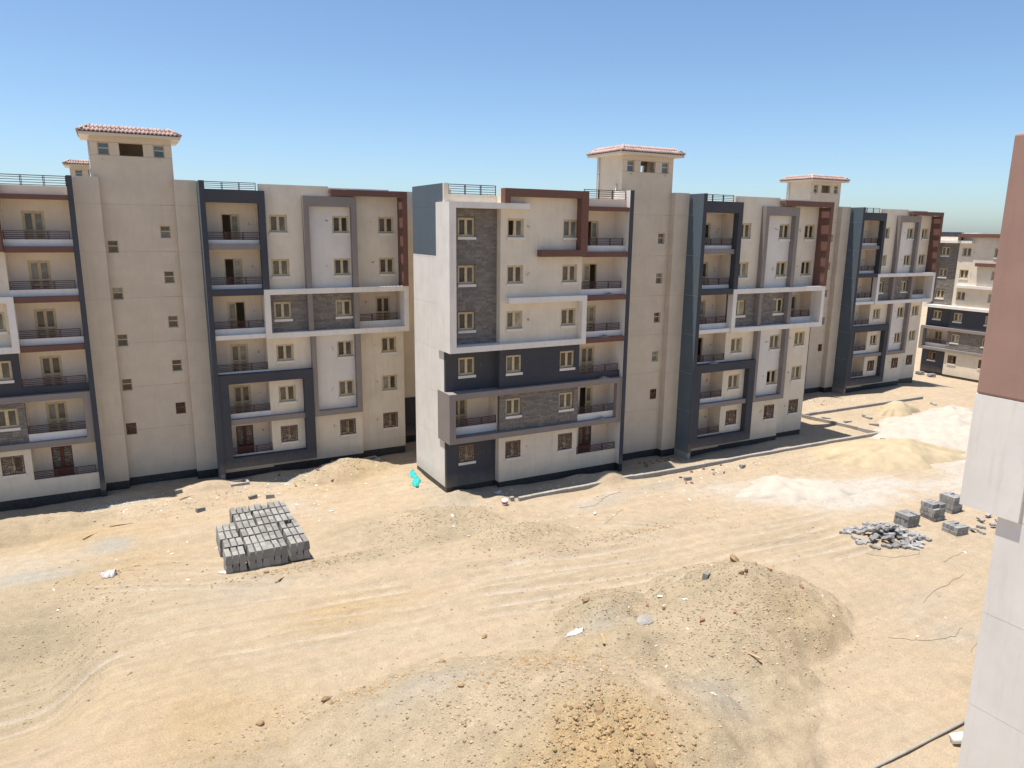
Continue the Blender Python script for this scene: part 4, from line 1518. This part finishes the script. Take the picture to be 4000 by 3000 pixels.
# pale shards of tile and plaster
SH = []
for k in range(5):
    rr = random.Random(k + 3)
    n = rr.choice([4, 5])
    pr = [(math.cos(2 * math.pi * i / n + rr.uniform(-.3, .3)) * rr.uniform(.6, 1.1), math.sin(2 * math.pi * i / n) * rr.uniform(.3, .6)) for i in range(n)]
    V = [(a, b, 0) for a, b in pr] + [(a, b, .12) for a, b in pr]
    F = [tuple(range(n - 1, -1, -1)), tuple(range(n, 2 * n))] + [(i, (i + 1) % n, (i + 1) % n + n, i + n) for i in range(n)]
    SH.append(mesh_from('tile_shard', V, F, 'shard'))
BRK = boxes_mesh('brick_fragment', [(-.11, .11, -.06, .06, 0, .09)], 'brickred')
rr = random.Random(77)
ZONES = [((-18, 7.2, 7.5, 1.6), 52, 'white tile shard on the sand before the leftmost block', 'shards before the leftmost block'),
         ((-13.2, 1.8, 1.8, 2.4), 22, 'white tile shard beside the right flank of the kerb stack', 'shards beside the kerb stack'),
         ((-9, 6.5, 3.4, 2.0), 20, 'white shard on the sand mound left of the central block', 'shards on the mound by the central block'),
         ((3.5, -1.5, 4.5, .7), 22, 'pale shard in the shade between central block and short kerb', 'shards in the shade by the central block'),
         ((16.5, -3.8, 4.5, .7), 26, 'pale shard strewn along the outside of the long kerb', 'shards along the long kerb'),
         ((44.5, 7.3, 4.5, .9), 34, 'white rubble shard in front of the third block', 'rubble before the third block'),
         ((-22, -1.5, 5, 3.5), 16, 'white shard on the open sand left of the kerb stack', 'shards on the open sand at left'),
         ((0.5, -21, 5.5, 4.5), 22, 'pale shard lying on the spoil mounds', 'shards on the spoil mounds'),
         ((2, -7, 9, 3.5), 26, 'pale shard on the sand between central block and road', 'shards between central block and road'),
         ((12, -24, 8, 4), 8, 'pale shard on the bare sand in front of the near wall', 'shards before the near wall')]
for (cx, cy, rx, ry), n, lab, grp in ZONES:
    for k in range(n):
        x, y = cx + rx * rr.uniform(-1, 1), cy + ry * rr.uniform(-1, 1)
        s = rr.uniform(.04, .13) * (1 if rr.random() < .85 else 1.8)
        o = link('tile_shard', SH[rr.randrange(5)], None, (x, y, gz(x, y) + .005), (rr.uniform(-.25, .25), rr.uniform(-.25, .25), rr.uniform(0, 6.3)), (s * 1.2, s * 1.2, s))
        tag(o, lab, 'shard', grp)
for (cx, cy, rx, ry), n, lab, grp in (((15.5, -4.0, 4.5, 1.2), 9, 'red brick fragment outside the long kerb', 'brick fragments by the long kerb'), ((-11, 7.5, 4, 1.6), 6, 'red brick fragment on the sand before the leftmost block', 'brick fragments before the leftmost block'),
                                      ((2, -19, 4, 3), 8, 'reddish brick fragment on the right mound', 'brick fragments on the right mound')):
    for k in range(n):
        x, y = cx + rx * rr.uniform(-1, 1), cy + ry * rr.uniform(-1, 1)
        o = link('brick_fragment', BRK, None, (x, y, gz(x, y) + .01), (rr.uniform(-.4, .4), rr.uniform(-.4, .4), rr.uniform(0, 6.3)))
        tag(o, lab, 'brick', grp)
# rubble under the central core
for k in range(30):
    x, y = 13.4 + rr.uniform(-1.6, 2.2), -.2 + rr.uniform(-.6, .8)
    s = rr.uniform(.07, .2)
    o = link('rubble_stone', ROCK_ME[k % 6], None, (x, y, gz(x, y) + .02), (rr.uniform(0, 3), rr.uniform(0, 3), 0), (s, s, s))
    tag(o, 'grey rubble stone in the shade under the central stair tower', 'rubble', 'rubble under the central stair tower')
# splintered boards
for x, y, L, a, lab in ((-19.8, 7.6, 1.1, .6, 'thin timber board before the leftmost block'), (-25.2, 3.6, 1.2, .9, 'dark stick lying near the white shards at left'), (-23.6, 4.6, 1.3, .1, 'short broken board among litter at left'),
                        (-16.5, -6.9, 1.0, .7, 'thin stick on the bank in front of the kerb stack'), (-6.1, -20.3, .9, 1.1, 'splintered board on the nearest mound'), (-1.6, -24.0, 1.0, -1.2, 'thin pale stick on the lower slope')):
    o = boxes('timber_board', [(-L / 2, L / 2, -.05, .05, 0, .03)], 'wood', None, (x, y, gz(x, y) + .03), (.05, .08, a))
    tag(o, lab, 'board')


def crumple(name, path, wid, hgt, m, seed, label, cat, n=26, k=7):
    r_ = np.random.default_rng(seed)
    pts = [Vector(p) for p in path]
    V, F = [], []
    for i in range(n + 1):
        t = i / n * (len(pts) - 1)
        a = min(int(t), len(pts) - 2)
        p = pts[a].lerp(pts[a + 1], t - a)
        d = (pts[a + 1] - pts[a]).normalized()
        nrm = Vector((-d.y, d.x, 0))
        ww = wid * (.55 + .6 * r_.random()) * (math.sin(math.pi * (i + .6) / (n + 1.2)) ** .4)
        for j in range(k + 1):
            u = j / k * 2 - 1
            q = p + nrm * u * ww + d * r_.normal(0, .03)
            z = gz(q.x, q.y) + .015 + hgt * (1 - u * u) * r_.random() + .02 * r_.random()
            V.append((q.x, q.y, z))
    for i in range(n):
        for j in range(k):
            b = i * (k + 1) + j
            F.append((b, b + 1, b + k + 2, b + k + 1))
    o = link(name, mesh_from(name, V, F, m))
    sm = o.modifiers.new('thickness', 'SOLIDIFY')
    sm.thickness = .008
    ss = o.modifiers.new('smooth', 'SUBSURF')
    ss.levels = 1
    ss.render_levels = 1
    return tag(o, label, cat)


crumple('cloth', [(-4.75, 5.5, 0), (-5.05, 4.6, 0), (-4.95, 3.9, 0), (-5.45, 3.2, 0), (-5.55, 2.4, 0)], .30, .30, 'cloth', 5, 'turquoise crumpled cloth on the sand beside the white side wall', 'cloth')
crumple('plastic_bag', [(-24.6, -2.3, 0), (-23.9, -2.4, 0)], .32, .42, 'bag', 6, 'grey white plastic bag lying alone on the sand at left', 'bag', 12, 6)
crumple('plastic_bag', [(-19.2, -4.6, 0), (-18.7, -4.9, 0)], .24, .16, 'bagpink', 7, 'pinkish white plastic sack at the front left corner of the kerb stack', 'bag', 12, 6)
crumple('plastic_bag', [(-6.6, -18.3, 0), (-5.9, -18.6, 0)], .30, .22, 'bag', 8, 'torn pale plastic sheet on the spoil between road and mounds', 'bag', 12, 6)
crumple('plastic_bag', [(-1.3, 0.05 - 1.0, 0), (-.8, -.9, 0)], .18, .25, 'bag', 9, 'crumpled plastic sheet in the shade at the foot of the central block', 'bag', 10, 6)

# manhole frames
for x, y, rz, lab in ((-6.9, 8.7, .2, 'square concrete manhole frame between the leftmost and central blocks'), (-16.3, 8.8, .05, 'concrete manhole frame near the shadow of the leftmost block')):
    zz = gz(x, y)
    o = boxes('manhole_frame', [(-.62, .62, -.42, -.28, -.2, .14), (-.62, .62, .28, .42, -.2, .14), (-.62, -.46, -.28, .28, -.2, .14), (.46, .62, -.28, .28, -.2, .14)], 'concrete', None, (x, y, zz), (0, 0, rz))
    boxes('manhole_shade_fill', [(-.46, .46, -.28, .28, -.2, -.02)], 'dark', o)  # solid near-black filling, paints the shade inside the opening
    tag(o, lab, 'manhole')


def bucket(x, y, r0, h_, m, label, tilt=(0, 0, 0), band=None):
    n = 20
    prof = [(0, 0), (r0 * .85, 0), (r0, h_), (r0 * .94, h_), (r0 * .8, .02), (0, .02)]
    V, F = [], []
    for (r, z) in prof:
        for k in range(n):
            a = 2 * math.pi * k / n
            V.append((r * math.cos(a), r * math.sin(a), z))
    for i in range(len(prof) - 1):
        for k in range(n):
            F.append((i * n + k, i * n + (k + 1) % n, (i + 1) * n + (k + 1) % n, (i + 1) * n + k))
    P = link('bucket', mesh_from('bucket', V, F, m, True), None, (x, y, gz(x, y) + .02), tilt)
    tag(P, label, 'bucket')
    hp = [(r0 * 1.02 * math.cos(t), .0, h_ + r0 * .9 * math.sin(t)) for t in np.linspace(0, math.pi, 12)]
    tube('bucket_handle', hp, .006, 'wire', P, 5)
    if band:
        V2, F2 = [], []
        for (r, z) in ((r0 * .93, h_ * .3), (r0 * .985, h_ * .62)):
            for k in range(n):
                a = 2 * math.pi * k / n
                V2.append((r * 1.02 * math.cos(a), r * 1.02 * math.sin(a), z))
        F2 = [(k, (k + 1) % n, (k + 1) % n + n, k + n) for k in range(n)]
        link('bucket_band', mesh_from('bucket_band', V2, F2, band, True), P)
    return P


o = bucket(2.05, -30.05, .20, .42, 'bucket_white', 'white bucket lying on its side by the near building', (0, rad(78), -.6))
o.location.z += .17
bucket(-1.6, -3.0, .20, .36, 'bucket_white', 'white paint bucket with a red band by the start of the short kerb', (0.1, 0, 0), 'red')

# pipe along the near building
pz = gz(0, -29.6) + .08
o = tube('pipe', [(-9, -29.55, gz(-9, -29.55) + .1), (-4, -29.6, gz(-4, -29.6) + .08), (0, -29.6, pz), (9, -29.6, pz)], .055, 'concrete', None, 10)
tag(o, 'long grey pipe lying on the sand at the bottom right', 'pipe')


def wire(pts, r0, label):
    P = []
    for i in range(len(pts) - 1):
        a, b = Vector((*pts[i], 0)), Vector((*pts[i + 1], 0))
        for t in np.linspace(0, 1, 6, endpoint=False):
            q = a.lerp(b, t) + Vector((random.uniform(-.06, .06), random.uniform(-.06, .06), 0))
            P.append((q.x, q.y, gz(q.x, q.y) + .012))
    o = tube('wire', P, r0, 'wire', None, 5)
    tag(o, label, 'wire')


wire([(13.2, -18.6), (14.2, -19.6), (15.6, -20.0), (16.0, -19.9)], .009, 'thin bent wire in front of the loose paving heap')
wire([(15.9, -21.3), (17.4, -21.0), (19.2, -20.9)], .010, 'thin bent wire on the sand in front of the near wall')
wire([(10.8, -23.4), (12.4, -23.0), (14.6, -22.7), (15.9, -22.5)], .010, 'long thin wire crossing the bare sand near the near wall')
wire([(6.5, -24.6), (7.6, -25.5), (9.2, -26.0), (10.4, -25.6)], .010, 'kinked wire right of the right mound')
wire([(8.6, -27.0), (10.2, -26.6), (12, -26.3)], .009, 'wire end on the grey patch beside the near wall')
wire([(2.5, -5.6), (3.6, -5.8), (5.2, -5.2), (6.5, -5.0)], .010, 'thin crooked wire on the sand below the short kerb')
wire([(2.5, -8.4), (3.8, -7.6), (5.2, -6.9)], .010, 'crooked wire beside the wheel tracks')

print('objects', len(bpy.data.objects), 'kerb stones', NK)
